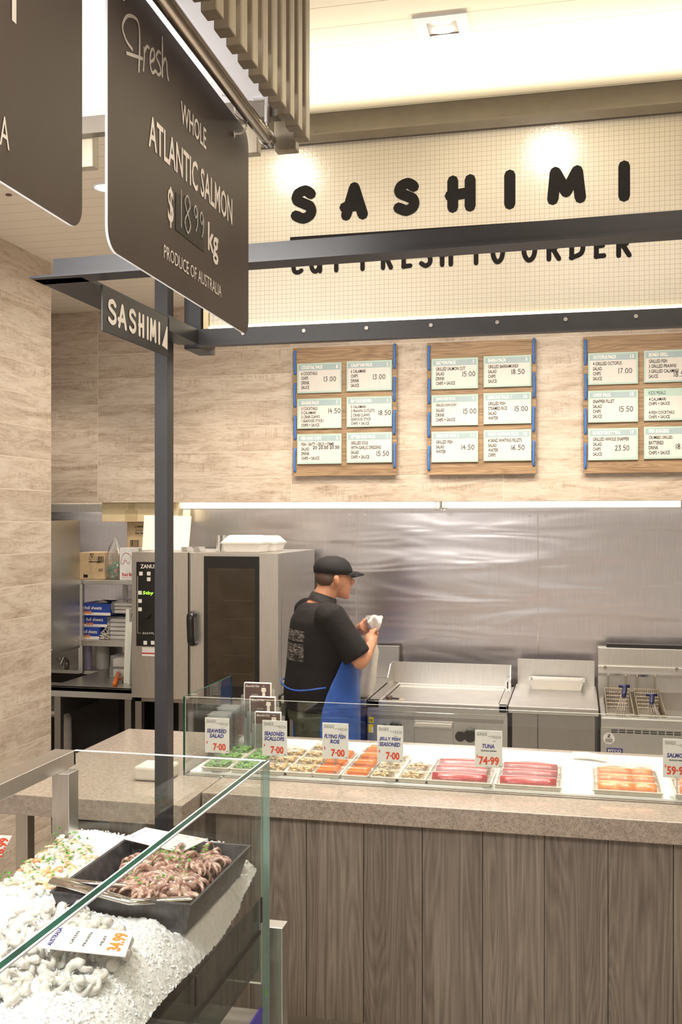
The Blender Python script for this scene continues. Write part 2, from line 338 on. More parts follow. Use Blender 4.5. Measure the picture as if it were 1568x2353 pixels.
# ------------------------------------------------------------------ geometry helpers
class G:
    def __init__(s): s.v = []; s.f = []; s.m = []
    def add(s, vs, fs, mi=0):
        o = len(s.v); s.v += [tuple(p) for p in vs]; s.f += [tuple(i + o for i in f) for f in fs]; s.m += [mi] * len(fs); return s
    def box(s, x0, x1, y0, y1, z0, z1, mi=0):
        vs = [(x, y, z) for x in (x0, x1) for y in (y0, y1) for z in (z0, z1)]
        return s.add(vs, [(0, 1, 3, 2), (4, 6, 7, 5), (0, 4, 5, 1), (2, 3, 7, 6), (0, 2, 6, 4), (1, 5, 7, 3)], mi)
    def hexa(s, bot, top, mi=0):   # four bottom, four top corners
        return s.add(list(bot) + list(top), [(3, 2, 1, 0), (4, 5, 6, 7), (0, 1, 5, 4), (1, 2, 6, 5), (2, 3, 7, 6), (3, 0, 4, 7)], mi)
    def loft(s, rings, mi=0, cap=True):
        n = len(rings[0]); o = len(s.v)
        for r in rings: s.v += [tuple(p) for p in r]
        for i in range(len(rings) - 1):
            for j in range(n):
                a = o + i * n + j; c = o + i * n + (j + 1) % n
                s.f.append((a, c, c + n, a + n)); s.m.append(mi)
        if cap:
            s.f.append(tuple(o + j for j in reversed(range(n)))); s.f.append(tuple(o + (len(rings) - 1) * n + j for j in range(n))); s.m += [mi, mi]
        return s
    def tube(s, pts, rad, seg=10, mi=0, cap=True, flat=1.0):
        pts = [Vector(p) for p in pts]; n = len(pts)
        rad = rad if hasattr(rad, '__len__') else [rad] * n
        t0 = (pts[1] - pts[0]).normalized(); up = Vector((0, 0, 1)) if abs(t0.z) < .9 else Vector((1, 0, 0))
        nrm = (up - t0 * up.dot(t0)).normalized(); rings = []
        for i in range(n):
            t = (pts[min(i + 1, n - 1)] - pts[max(i - 1, 0)])
            t = t.normalized() if t.length > 1e-9 else t0
            nrm = (nrm - t * nrm.dot(t)).normalized(); bb = t.cross(nrm)
            rings.append([pts[i] + (nrm * math.cos(a) * flat + bb * math.sin(a)) * rad[i] for a in [2 * PI * k / seg for k in range(seg)]])
        return s.loft(rings, mi, cap)
    def cyl(s, c, r, z0, z1, seg=20, mi=0, r2=None):
        r2 = r if r2 is None else r2
        return s.loft([[(c[0] + q * math.cos(2 * PI * k / seg), c[1] + q * math.sin(2 * PI * k / seg), z) for k in range(seg)] for q, z in ((r, z0), (r2, z1))], mi)
    def ball(s, c, r, seg=14, rings=9, mi=0):
        rx, ry, rz = r if hasattr(r, '__len__') else (r, r, r)
        rr = []
        for i in range(1, rings):
            a = PI * i / rings
            rr.append([(c[0] + rx * math.sin(a) * math.cos(2 * PI * k / seg), c[1] + ry * math.sin(a) * math.sin(2 * PI * k / seg), c[2] - rz * math.cos(a)) for k in range(seg)])
        return s.loft(rr, mi)
    def prism(s, poly, axis, a0, a1, mi=0):   # poly 2D extruded along axis
        def p(q, a):
            if axis == 0: return (a, q[0], q[1])
            if axis == 1: return (q[0], a, q[1])
            return (q[0], q[1], a)
        n = len(poly); return s.add([p(q, a0) for q in poly] + [p(q, a1) for q in poly],
            [tuple(range(n)), tuple(range(2 * n - 1, n - 1, -1))] + [(i, i + n, (i + 1) % n + n, (i + 1) % n) for i in range(n)], mi)

def build(name, g, mats, parent=None, smooth=False, bevel=0, origin=None, fixn=True):
    me = bpy.data.meshes.new(name)
    off = Vector(origin) if origin is not None else (Vector(parent.get('_o', (0, 0, 0))) if parent is not None else Vector((0, 0, 0)))
    me.from_pydata([tuple(Vector(p) - off) for p in g.v], [], g.f)
    mats = mats if isinstance(mats, (list, tuple)) else [mats]
    for q in mats: me.materials.append(q if not isinstance(q, str) else M[q])
    me.polygons.foreach_set('material_index', g.m)
    if fixn:
        bm = bmesh.new(); bm.from_mesh(me); bmesh.ops.recalc_face_normals(bm, faces=bm.faces); bm.to_mesh(me); bm.free()
    if smooth:
        me.polygons.foreach_set('use_smooth', [True] * len(me.polygons))
        if smooth == 'auto': me.set_sharp_from_angle(angle=R(40))
    o = bpy.data.objects.new(name, me); COL.objects.link(o)
    if parent is not None: o.parent = parent; o['_o'] = tuple(off)
    elif origin is not None: o.location = origin; o['_o'] = tuple(origin)
    if bevel:
        md = o.modifiers.new('bevel', 'BEVEL'); md.width = bevel; md.segments = 2; md.limit_method = 'ANGLE'
    return o
def tag(o, label, cat, group=None):
    o['label'] = label; o['category'] = cat
    if group: o['group'] = group
    return o
def thing(name, label, cat, loc=(0, 0, 0), group=None):
    o = bpy.data.objects.new(name, None); o.empty_display_size = .1; COL.objects.link(o); o.location = loc; o['_o'] = tuple(loc)
    return tag(o, label, cat, group)
def struct(name, g, mats, **k):
    o = build(name, g, mats, **k); o['kind'] = 'structure'; return o
def copy_tree(o, parent=None):
    c = o.copy(); COL.objects.link(c)
    if parent: c.parent = parent
    for ch in o.children: copy_tree(ch, c)
    return c

_tc = {}
def glyph(s, bold=0.0, sp=1.0):
    k = (s, bold, sp)
    if k in _tc: return _tc[k]
    c = bpy.data.curves.new('t', 'FONT'); c.body = s; c.offset = bold; c.resolution_u = 2; c.space_character = sp
    o = bpy.data.objects.new('t', c); me = o.to_mesh()
    vs = [(q.co.x, q.co.y) for q in me.vertices]; fs = [tuple(p.vertices) for p in me.polygons]
    o.to_mesh_clear(); bpy.data.objects.remove(o); bpy.data.curves.remove(c)
    x0 = min(a for a, _ in vs); x1 = max(a for a, _ in vs); y0 = min(q for _, q in vs); y1 = max(q for _, q in vs)
    vs = [((a - x0) / (x1 - x0), (q - y0) / (y1 - y0)) for a, q in vs]
    _tc[k] = (vs, fs, x1 - x0, y1 - y0); return _tc[k]
def text(g, s, o, r, u, w, h, bold=0.0, mi=0, shear=0, sp=1.0):
    """printed text: o lower-left corner, r/u unit directions, fills w x h"""
    vs, fs, _, _ = glyph(s, bold, sp); o, r, u = Vector(o), Vector(r), Vector(u)
    g.add([o + r * (a * w + shear * b_ * h) + u * (b_ * h) for a, b_ in vs], fs, mi)
def natw(s, h, cond=.62, bold=0.0):
    _, _, w, hh = glyph(s, bold); return w / hh * h * cond if hh else h
def strokes(g, lines, o, r, u, w, h, wd, mi=0):
    """brush lettering from poly-lines in a unit box"""
    o, r, u = Vector(o), Vector(r), Vector(u); lift = r.cross(u).normalized() * 1.2e-5
    for ln in lines:
        p = [(a * w, b_ * h) for a, b_ in ln]
        for i in range(len(p) - 1):
            dx, dy = p[i + 1][0] - p[i][0], p[i + 1][1] - p[i][1]; L = math.hypot(dx, dy) or 1e-6
            nx, ny = -dy / L * wd / 2, dx / L * wd / 2
            q = [(p[i][0] + nx, p[i][1] + ny), (p[i][0] - nx, p[i][1] - ny), (p[i + 1][0] - nx, p[i + 1][1] - ny), (p[i + 1][0] + nx, p[i + 1][1] + ny)]
            o = o + lift; g.add([o + r * a + u * c for a, c in q], [(0, 1, 2, 3)], mi)
        for a, c in p:
            o = o + lift; g.add([o + r * (a + math.cos(k * PI / 4) * wd * .5) + u * (c + math.sin(k * PI / 4) * wd * .5) for k in range(8)], [tuple(range(8))], mi)
def smooth_line(pts, n=6):
    out = []
    P = [pts[0]] + list(pts) + [pts[-1]]
    for i in range(1, len(P) - 2):
        for k in range(n):
            t = k / n; a = []
            for d_ in range(len(pts[0])):
                p0, p1, p2, p3 = P[i - 1][d_], P[i][d_], P[i + 1][d_], P[i + 2][d_]
                a.append(.5 * (2 * p1 + (p2 - p0) * t + (2 * p0 - 5 * p1 + 4 * p2 - p3) * t * t + (3 * p1 - p0 - 3 * p2 + p3) * t ** 3))
            out.append(tuple(a))
    out.append(tuple(pts[-1])); return out
SL = smooth_line
ST = {
 'S': [SL([(.92, .86), (.6, 1), (.18, .9), (.12, .68), (.5, .54), (.88, .4), (.9, .14), (.5, 0), (.05, .12)])],
 'A': [[(.08, 0), (.5, 1)], [(.5, 1), (.94, 0)], [(0, .3), (.8, .34)]],
 'H': [[(.12, 0), (.12, 1)], [(.88, 0), (.88, 1)], [(0, .45), (.88, .52)]],
 'I': [[(.5, 0), (.5, 1)]],
 'M': [[(.08, 0), (.16, 1)], [(.16, 1), (.5, .25)], [(.5, .25), (.84, 1)], [(.84, 1), (.94, 0)]],
 'C': [SL([(.9, .85), (.5, 1), (.1, .6), (.2, .1), (.6, 0), (.95, .15)])],
 'U': [SL([(.1, 1), (.12, .25), (.4, 0), (.75, .12), (.85, .4)]), [(.88, 1), (.88, 0)]],
 'T': [[(.5, 0), (.5, .95)], [(0, .93), (1, 1)]],
 'F': [[(.2, 0), (.2, 1)], [(0, .97), (1, 1)], [(.2, .5), (.8, .53)]],
 'R': [[(.15, 0), (.15, 1)], SL([(.15, .97), (.75, .95), (.85, .7), (.6, .5), (.15, .45)]), [(.5, .46), (.95, 0)]],
 'E': [[(.15, 0), (.15, 1)], [(.15, .98), (.9, 1)], [(.15, .5), (.8, .52)], [(.1, .02), (.92, .04)]],
 'O': [SL([(.5, 1), (.12, .75), (.1, .3), (.45, 0), (.85, .2), (.92, .7), (.5, 1)])],
 'D': [[(.15, 0), (.15, 1)], SL([(.05, .98), (.6, .95), (.92, .6), (.8, .2), (.1, .02)])],
 '0': [SL([(.5, 1), (.12, .7), (.15, .25), (.5, 0), (.88, .3), (.85, .75), (.5, 1)])],
 '1': [[(.5, 0), (.5, 1)]],
 '2': [SL([(.1, .8), (.5, 1), (.85, .75), (.5, .35), (.1, 0)]), [(.1, 0), (.9, .02)]],
 '3': [SL([(.1, .95), (.8, .95), (.45, .58), (.85, .35), (.5, 0), (.08, .1)])],
 '4': [[(.55, 1), (.1, .4)], [(.1, .4), (.95, .42)], [(.65, .75), (.65, 0)]],
 '5': [[(.9, 1), (.25, .98)], SL([(.25, .98), (.2, .58), (.7, .6), (.88, .3), (.5, 0), (.08, .08)])],
 '6': [SL([(.75, 1), (.25, .6), (.12, .2), (.5, 0), (.85, .25), (.5, .5), (.15, .3)])],
 '7': [[(.1, .97), (.9, 1)], [(.9, 1), (.4, 0)]],
 '8': [SL([(.5, .53), (.15, .78), (.5, 1), (.85, .78), (.5, .53), (.12, .25), (.5, 0), (.88, .25), (.5, .53)])],
 '9': [SL([(.85, .8), (.5, 1), (.15, .75), (.5, .52), (.85, .78), (.8, .3), (.5, 0)])],
 '.': [[(.45, 0), (.55, .02)]],
}
def hand(g, s, o, r, u, w, h, wd, mi=0):
    cw = w / sum(.45 if c in '.1I' else .6 if c == ' ' else 1 for c in s); x = 0; o = Vector(o); r = Vector(r)
    for c in s:
        k = .45 if c in '.1I' else .6 if c == ' ' else 1
        if c in ST: strokes(g, ST[c], o + r * x, r, u, cw * k * .82, h, wd, mi)
        x += cw * k
# turns a measurement on the photograph into metres on a known plane of the place
_c, _s = math.cos(YAW), math.sin(YAW)
def ray(u, v): a = u - 784; return Vector((a * _c - FPX * _s, a * _s + FPX * _c, 1197 - v))
def on_y(u, v, Y): d = ray(u, v); return Vector((0, 0, CAM_H)) + d * (Y / d.y)
def on_x(u, v, X): d = ray(u, v); return Vector((0, 0, CAM_H)) + d * (X / d.x)
def on_z(u, v, Z): d = ray(u, v); return Vector((0, 0, CAM_H)) + d * ((Z - CAM_H) / d.z)
XA, YA, ZA = Vector((1, 0, 0)), Vector((0, 1, 0)), Vector((0, 0, 1))

# ------------------------------------------------------------------ room shell
CZ = 3.276
struct('floor', G().box(-6, 5, -2, 7, -.05, 0), 'floor')
struct('ceiling', G().box(-6, 5, -2, 7, CZ, CZ + .06), 'ceiling')
struct('wall_left', G().box(-3.0, -2.727, 0, 4.94, 0, CZ), 'tile_side')
struct('wall_back', G().box(-6, 5, 6.15, 6.27, 2.02, CZ), 'tile_back')
g = G(); g.box(-6, 5, 6.5, 6.6, 0, CZ); struct('wall_kitchen', g, 'steel_wall')
struct('wall_shade_sheet', G().box(-4.2, -1.66, 6.47, 6.495, 0, .86), 'dark_wall')  # dark sheet added over the steel wall to paint the under-bench shade
struct('wall_far_left', G().box(-4.3, -4.2, 4.9, 6.5, 0, CZ), 'dark_wall')
struct('wall_right', G().box(4.2, 4.3, -2, 6.6, 0, CZ), 'tile_side')
g = G(); g.box(-6, 5, 6.27, 6.5, 2.16, 2.18); struct('trim_1', g, 'steel_dark')
for i, x in enumerate((-1.396, -.233)):
    g = G(); g.box(x - .002, x + .002, 6.493, 6.5, .9, 2.1)
    for dx in (-.05, .05):
        g.tube([(x + dx, 6.5, 1.935), (x + dx, 6.492, 1.935)], .008, 10)
    o = struct('trim_%d' % (i + 2), g, 'chrome')
# white dropped soffit clad with slats
g = G(); g.box(-2.4, -.545, -1.5, 1.93, 2.735, CZ); struct('ceiling_soffit', g, 'soffit')
fb = build('slat_gap_shade', G().box(-.545, -.5345, -1.5, 1.955, 2.70, CZ - .001), 'print_brown'); tag(fb, 'dark sheet painting the shade behind the stepped slats of the soffit', 'board')  # added dark backing, shade of the slat gaps put into its colour
bm = build('slat_screen_beam', G().box(-2.4, -.52, 1.93, 1.955, 2.70, 2.735), 'taupe')
M['slat'] = wood('bronze_stained_slat', ((.20, .165, .115), (.25, .205, .145), (.29, .245, .175)), 2, 1, .42, True, 1)
tag(bm, 'bronze crossbeam along the far edge of the white soffit', 'beam')
SG = 'upright slats around the white soffit'
first = None
y = 1.93
LBL = 'bronze upright slat in the stepped row along the right edge of the soffit'
for k in range(22):
    g = G().box(-.534, -.508, y - .030, y, 2.642, 3.27)
    o = build('slat', g, 'slat', bevel=.002); tag(o, LBL, 'slat', SG); y -= .0555
for k, x in enumerate([-.545, -.625, -.715, -.81, -.905, -.985, -1.065, -1.145]):
    g = G().box(x - .045, x, 1.958, 1.985, 2.642, 2.735)
    o = build('slat', g, 'slat', bevel=.002); tag(o, 'short bronze slat hanging below the far crossbeam of the soffit', 'slat', 'short slats under the crossbeam')

# downlights
def round_light(x, y, label, lit=True):
    t = thing('downlight', label, 'ceiling light', (x, y, CZ))
    g = G(); g.loft([[(x + r * math.cos(a), y + r * math.sin(a), z) for a in [k * PI / 12 for k in range(24)]] for r, z in ((.062, CZ), (.062, CZ - .004), (.05, CZ - .006), (.045, CZ - .001))], cap=False); build('trim_ring', g, 'white', t, True)
    build('lamp', G().cyl((x, y), .044, CZ - .004, CZ - .001, 20), 'lamp', t)
p = on_z(245, 430, CZ); round_light(p.x, p.y, 'round lit downlight glowing in the plank ceiling between the two hanging boards')
spot('downlight_beam', (p.x, p.y, CZ - .02), 9, 90, WARM)
p = on_z(1018, 62, CZ)
t = thing('square_downlight', 'small square recessed downlight in the cream plank ceiling', 'ceiling light', (p.x, p.y, CZ))
a = .075; q = .042
g = G()
for s_ in ((-a, a, -a, -q), (-a, a, q, a), (-a, -q, -q, q), (q, a, -q, q)): g.box(p.x + s_[0], p.x + s_[1], p.y + s_[2], p.y + s_[3], CZ - .006, CZ)
build('bezel', g, 'white', t)
g = G().box(p.x - q, p.x + q, p.y - q, p.y + q, CZ - .0015, CZ - .0005); build('recess', g, 'print_brown', t)
build('lamp', G().ball((p.x, p.y + .012, CZ - .004), (.034, .018, .003)).ball((p.x, p.y - .03, CZ - .003), (.03, .008, .002)), 'lamp', t, True)
p = on_z(20, 447, CZ); tag(build('ceiling_hole_disc', G().cyl((p.x, p.y), .013, CZ - .004, CZ, 14), 'print_brown', origin=(p.x, p.y, CZ)), 'tiny dark disc standing in for a hole in the plank ceiling at far left', 'ceiling fitting')  # dark disc painted in place of a small hole

# ------------------------------------------------------------------ sashimi lightbox, frame, post
YS = 3.14
sg = thing('sashimi_lightbox', 'long wired-glass sign over the counter lettered SASHIMI CUT FRESH TO ORDER', 'sign', (-.2, YS, 2.52))
XL, XR = -1.165, 1.6
build('wired_glass', G().box(XL, XR, YS, YS + .01, 2.50, 3.10), 'wired', sg)
build('housing', G().box(XL - .02, XR, YS + .03, YS + .16, 2.50, 3.12).box(XL - .02, XL - .003, YS - .005, YS + .03, 2.52, 3.1), 'card_yellow', sg)
g = G().box(XL - .02, XR, 3.33, 3.36, 3.12, CZ - .002); g.box(XL - .02, XR, 3.30, 3.33, 3.19, 3.196)
build('top_channel', g, 'taupe', sg)
build('mesh_channel', G().box(XL - .02, XR, YS - .012, YS + .16, 3.098, 3.125), 'taupe', sg)
g = G().box(-1.185, XR, 3.08, 3.086, 2.467, 2.515).box(-1.185, XR, 3.07, 3.105, 2.460, 2.467)
bc = build('bottom_channel', g, 'charcoal', sg)
x = -1.03
for k in range(8):
    build('bolt', G().tube([(x, 3.081, 2.495), (x, 3.076, 2.495)], .006, 10), 'steel_dark', bc); x += .2
build('light_strip', G().box(XL, XR, YS - .008, YS - .001, 2.520, 2.532), 'led', sg)
build('side_frame', G().box(-1.245, -1.19, YS - .02, YS + .12, 2.46, CZ - .002), 'charcoal', sg)
g = G(); yt = YS - .0008
def box_on(u0, v0, u1, v1, Y):  # centre-line box for brush lettering
    a = on_y(u0, v1, Y); c = on_y(u1, v0, Y); return a, c.x - a.x, c.z - a.z
for ch, u0, v0, u1, v1 in (('S', 669, 428, 727, 512), ('A', 783, 420, 846, 504), ('S', 905, 411, 964, 494), ('H', 1025, 403, 1097, 486), ('I', 1160, 393, 1184, 478), ('M', 1255, 382, 1349, 468), ('I', 1422, 372, 1448, 460)):
    o_, w_, h_ = box_on(u0, v0, u1, v1, yt); wd = .034
    strokes(g, ST[ch], o_ + Vector((wd / 2 - .004, 0, wd / 2 - .006)), XA, ZA, w_ - wd + .008, h_ - wd + .012, wd)
words = [('C', 668, 699), ('U', 708, 744), ('T', 756, 790), ('F', 824, 856), ('R', 872, 905), ('E', 920, 950), ('S', 962, 996), ('H', 1008, 1045), ('T', 1074, 1115), ('O', 1126, 1163), ('O', 1197, 1237), ('R', 1252, 1292), ('D', 1304, 1348), ('E', 1362, 1396), ('R', 1412, 1454)]
for ch, u0, u1 in words:
    vb = 632 - (u0 - 668) * .0515; o_, w_, h_ = box_on(u0, vb - (38 if ch == 'C' else 62), u1, vb, yt); wd = .0145
    strokes(g, ST[ch], o_ + Vector((wd / 2, 0, wd / 2)), XA, ZA, w_ - wd, h_ - wd, wd)
a = on_y(667, 545, yt); c = on_y(1450, 545, yt)
g.box(a.x, c.x, yt - .0003, yt, a.z - .012, a.z)
build('lettering', g, 'ink', sg)

fr = thing('canopy_frame', 'dark charcoal steel canopy frame crossing in front of the wired-glass sign', 'frame', (-1.4, 2.4, 2.5))
def yb(x): return 2.30 - .046 * (x + 1.3)
g = G()
for x0, x1, o0, o1, z0, z1 in ((-1.263, 2.0, 0, .006, 2.506, 2.549), (-1.318, 2.0, -.02, .05, 2.500, 2.506)):
    g.hexa([(x0, yb(x0) + o0, z0), (x1, yb(x1) + o0, z0), (x1, yb(x1) + o1, z0), (x0, yb(x0) + o1, z0)], [(x0, yb(x0) + o0, z1), (x1, yb(x1) + o0, z1), (x1, yb(x1) + o1, z1), (x0, yb(x0) + o1, z1)])
build('front_beam', g, 'charcoal', fr)
g = G().box(-1.318, -1.187, 2.30, 2.84, 2.500, 2.506).box(-1.262, -1.256, 2.31, 2.98, 2.506, 2.545).box(-1.187, -1.181, 2.84, 3.08, 2.467, 2.513).box(-1.25, -1.187, 2.84, 3.08, 2.467, 2.472)
build('side_beam', g, 'charcoal', fr)
pa = thing('blade_sign', 'dark blade sign reading SASHIMI with a small white triangle, fixed beside the post', 'sign', (-1.185, 2.6, 2.4))
XB = -1.183; y0, y1, zb, zt = 2.406, 2.836, 2.388, 2.505
build('panel', G().box(XB - .004, XB, y0, y1, zb, zt), 'charcoal', pa, bevel=.0008)
g = G(); L = y1 - y0
xs = [(.05, .20), (.205, .36), (.375, .52), (.54, .665), (.685, .72), (.735, .845), (.86, .895)]
for ch, (f0, f1) in zip('SASHIMI', [(.06, .19), (.205, .345), (.365, .485), (.515, .62), (.655, .675), (.70, .82), (.85, .87)]):
    wd = .0125; strokes(g, ST[ch], Vector((XB + .0008, y0 + L * f0 * .97 + wd / 2, zb + .030)), YA, ZA, max(.002, L * (f1 - f0) - wd), .056, wd)
g.add([(XB + .0008, y0 + L * .89, zb + .026), (XB + .0008, y0 + L * .985, zb + .020), (XB + .0008, y0 + L * .985, zb + .088), (XB + .0008, y0 + L * .97, zb + .088)], [(0, 1, 2, 3)])
build('lettering', g, 'ink_white', pa)
po = thing('steel_post', 'tall square charcoal post rising in front of the counter end to the sign', 'post', (-1.275, 3.02, 0))
build('shaft', G().box(-1.297, -1.2535, 3.0, 3.05, .01, CZ), 'charcoal', po, bevel=.001)
build('base_plate', G().box(-1.33, -1.22, 2.97, 3.08, 0, .012), 'charcoal', po)

# ------------------------------------------------------------------ hanging boards
XS = -.607
def board(label, ya, yb, txt):
    zb_, zt_ = 2.263, 2.658; th = .0035; t = thing('hanging_price_board', label, 'sign', (XS, (ya + yb) / 2, zt_))
    def xs(y): return XS - (y - 1.249) * .03
    r = .03; poly = []
    for cy, cz, a0 in ((yb - r, zt_ - r, 0), (ya + r, zt_ - r, 90), (ya + r, zb_ + r, 180), (yb - r, zb_ + r, 270)):
        for k in range(7): a = R(a0 + k * 15); poly.append((cy + r * math.cos(a), cz + r * math.sin(a)))
    def slab(x0, x1, mi=0, ins=0):
        n = len(poly); g = G(); P = poly
        vs = [(xs(a) + x0, a, z) for a, z in P] + [(xs(a) + x1, a, z) for a, z in P]
        g.add(vs, [tuple(range(n)), tuple(range(2 * n - 1, n - 1, -1))] + [(i, i + n, (i + 1) % n + n, (i + 1) % n) for i in range(n)], mi); return g
    build('panel', slab(-th, 0), 'foam_edge', t); build('printed_face', slab(0.0002, .0006), 'board', t)
    W = yb - ya; H = zt_ - zb_; rr = Vector((-.03, 1, 0)).normalized()
    def P(f, z): y_ = ya + f * W; return Vector((xs(y_) + .0012, y_, zb_ + z * H))
    txt(t, P, rr, W, H, ya, zb_, xs); return t
def uvP(u, v):  # point on the far board's printed face
    d = ray(u, v); A = Vector((XS + .0014, 1.249, 0)); n = Vector((1, .03, 0)); o_ = Vector((0, 0, CAM_H)); return o_ + d * ((A - o_).dot(n) / d.dot(n))
def lab(g, s, tl, tr, bl, bold=.0, rr=YA, sp=1.0):
    """text filling the box whose measured corners are tl, tr, bl"""
    a, c, e = uvP(*tl), uvP(*tr), uvP(*bl); w_ = (c - a).dot(rr); h_ = a.z - e.z
    text(g, s, e, rr, ZA, w_, h_, bold, 0, 0, sp)
def txt1(t, P, rr, W, H, ya, zb_, xs):
    g = G()
    lab(g, 'WHOLE', (416, 230), (474, 306), (416, 281), .012, rr)
    lab(g, 'ATLANTIC SALMON', (342, 259), (534, 452), (342, 336), .015, rr)
    lab(g, '$', (386, 424), (399, 436), (386, 518), .015, rr)
    lab(g, 'kg', (478, 508), (502, 529), (478, 594), .02, rr)
    lab(g, 'PRODUCE OF AUSTRALIA', (377, 561), (509, 659), (377, 592), .0, rr)
    # script word, brushed
    def sc(px, wd):
        pts = [uvP(*p) for p in px]
        for i in range(len(pts) - 1):
            a, c = pts[i], pts[i + 1]; dd = (c - a).normalized(); nn = Vector((1, .03, 0)).normalized().cross(dd) * wd / 2
            g.add([a - nn, a + nn, c + nn, c - nn], [(0, 1, 2, 3)])
            g.add([c + (rr * math.cos(k * PI / 4) + ZA * math.sin(k * PI / 4)) * wd / 2 for k in range(8)], [tuple(range(8))])
    z = lambda L: [(x / 2.45, y / 2.45) for x, y in L]
    f = .0046
    sc(SL(z([(748, 282), (710, 225), (690, 150), (712, 95), (745, 92), (778, 125), (787, 220), (782, 400)])), f)
    sc(SL(z([(712, 298), (760, 315), (802, 330)])), f)
    sc(SL(z([(812, 265), (812, 330), (808, 395)])), f); sc(SL(z([(812, 300), (826, 262), (840, 270)])), f)
    sc(SL(z([(845, 350), (868, 330), (866, 280), (850, 290), (846, 360), (858, 408), (876, 398)])), f)
    sc(SL(z([(905, 300), (892, 290), (880, 320), (900, 370), (905, 410), (890, 420), (878, 400)])), f)
    sc(SL(z([(914, 205), (915, 320), (914, 430)])), f); sc(SL(z([(915, 370), (928, 330), (938, 350), (942, 410), (948, 448)])), f)
    build('lettering', g, 'ink_white', t)
    # slate patch with the handwritten price
    a, c, e = uvP(404, 440), uvP(469, 500), uvP(404, 528)
    g = G(); n = Vector((1, .03, 0)).normalized()
    g.add([a, c, Vector((c.x, c.y, e.z)), e], [(0, 1, 2, 3)]); pt = build('price_patch', g, 'board_panel', t)
    g = G(); o_ = uvP(410, 525) + n * .0006; pw = (c - a).dot(rr)
    strokes(g, ST['1'], o_ + rr * pw * .03 + ZA * .006, rr, ZA, pw * .12, .058, .003)
    strokes(g, ST['8'], o_ + rr * pw * .17 + ZA * .004, rr, ZA, pw * .25, .06, .0034)
    strokes(g, ST['9'], o_ + rr * pw * .50 + ZA * .018, rr, ZA, pw * .18, .042, .003)
    strokes(g, ST['9'], o_ + rr * pw * .72 + ZA * .016, rr, ZA, pw * .18, .042, .003)
    build('handwritten_price', g, 'chalk', pt)
board('brown hanging price board reading FRESH WHOLE ATLANTIC SALMON $18.99 kg', 1.249, 1.905, txt1)
def txt2(t, P, rr, W, H, ya, zb_, xs):
    g = G(); text(g, 'TROUT', P(.40, .458), rr, ZA, W * .376, H * .19, .015)
    text(g, 'kg', P(.595, .21), rr, ZA, W * .095, H * .23, .02)
    text(g, 'PRODUCE OF AUSTRALIA', P(.20, .095), rr, ZA, W * .527, H * .085)
    build('lettering', g, 'ink_white', t)
board('brown hanging board nearest the camera at the left edge, only its lettering end showing', .52, 1.172, txt2)
# tube, hooks, hanger
tb = thing('hanging_rail', 'round satin steel rail the price boards hang from', 'rail', (-.59, 1.2, 2.655))
ta, te = Vector((-.568, .4, 2.664)), Vector((-.594, 1.925, 2.655))
build('tube', G().tube([ta, te], .0135, 20), 'tube', tb, 'auto')
g = G().tube([te - (te - ta).normalized() * .006, te + (te - ta).normalized() * .012], .0155, 20)
build('end_collar', g, 'chrome', tb, 'auto')
h0 = Vector((te.x, te.y - .0, te.z))
g = G().tube([h0 + Vector((0, 0, .012)), h0 + Vector((0, 0, .035))], .004).tube([h0 + Vector((0, 0, .03)), h0 + Vector((0, 0, .078))], .0065)
build('hanger_rod', g, 'chrome', tb, 'auto')
build('ceiling_plate', G().box(h0.x - .03, h0.x + .03, h0.y - .006, h0.y + .008, 2.729, 2.735), 'chrome', tb, bevel=.002)
def hook(y, label):
    x = XS - (y - 1.249) * .03
    pts = SL([(x - .02, y - .012, 2.69), (x + .005, y - .004, 2.682), (x + .004, y + .006, 2.66), (x + .022, y + .016, 2.643), (x + .016, y + .012, 2.625), (x + .002, y + .004, 2.622)], 5)
    o = build('hook', G().tube(pts, .0016, 8).ball((x + .003, y + .004, 2.620), (.002, .004, .007)), 'chrome', smooth=True, origin=(x, y, 2.66)); tag(o, label, 'hook')
hook(1.80, 'small steel wire hook holding the salmon board by its far end')
hook(1.29, 'small steel wire hook holding the salmon board by its near top corner')

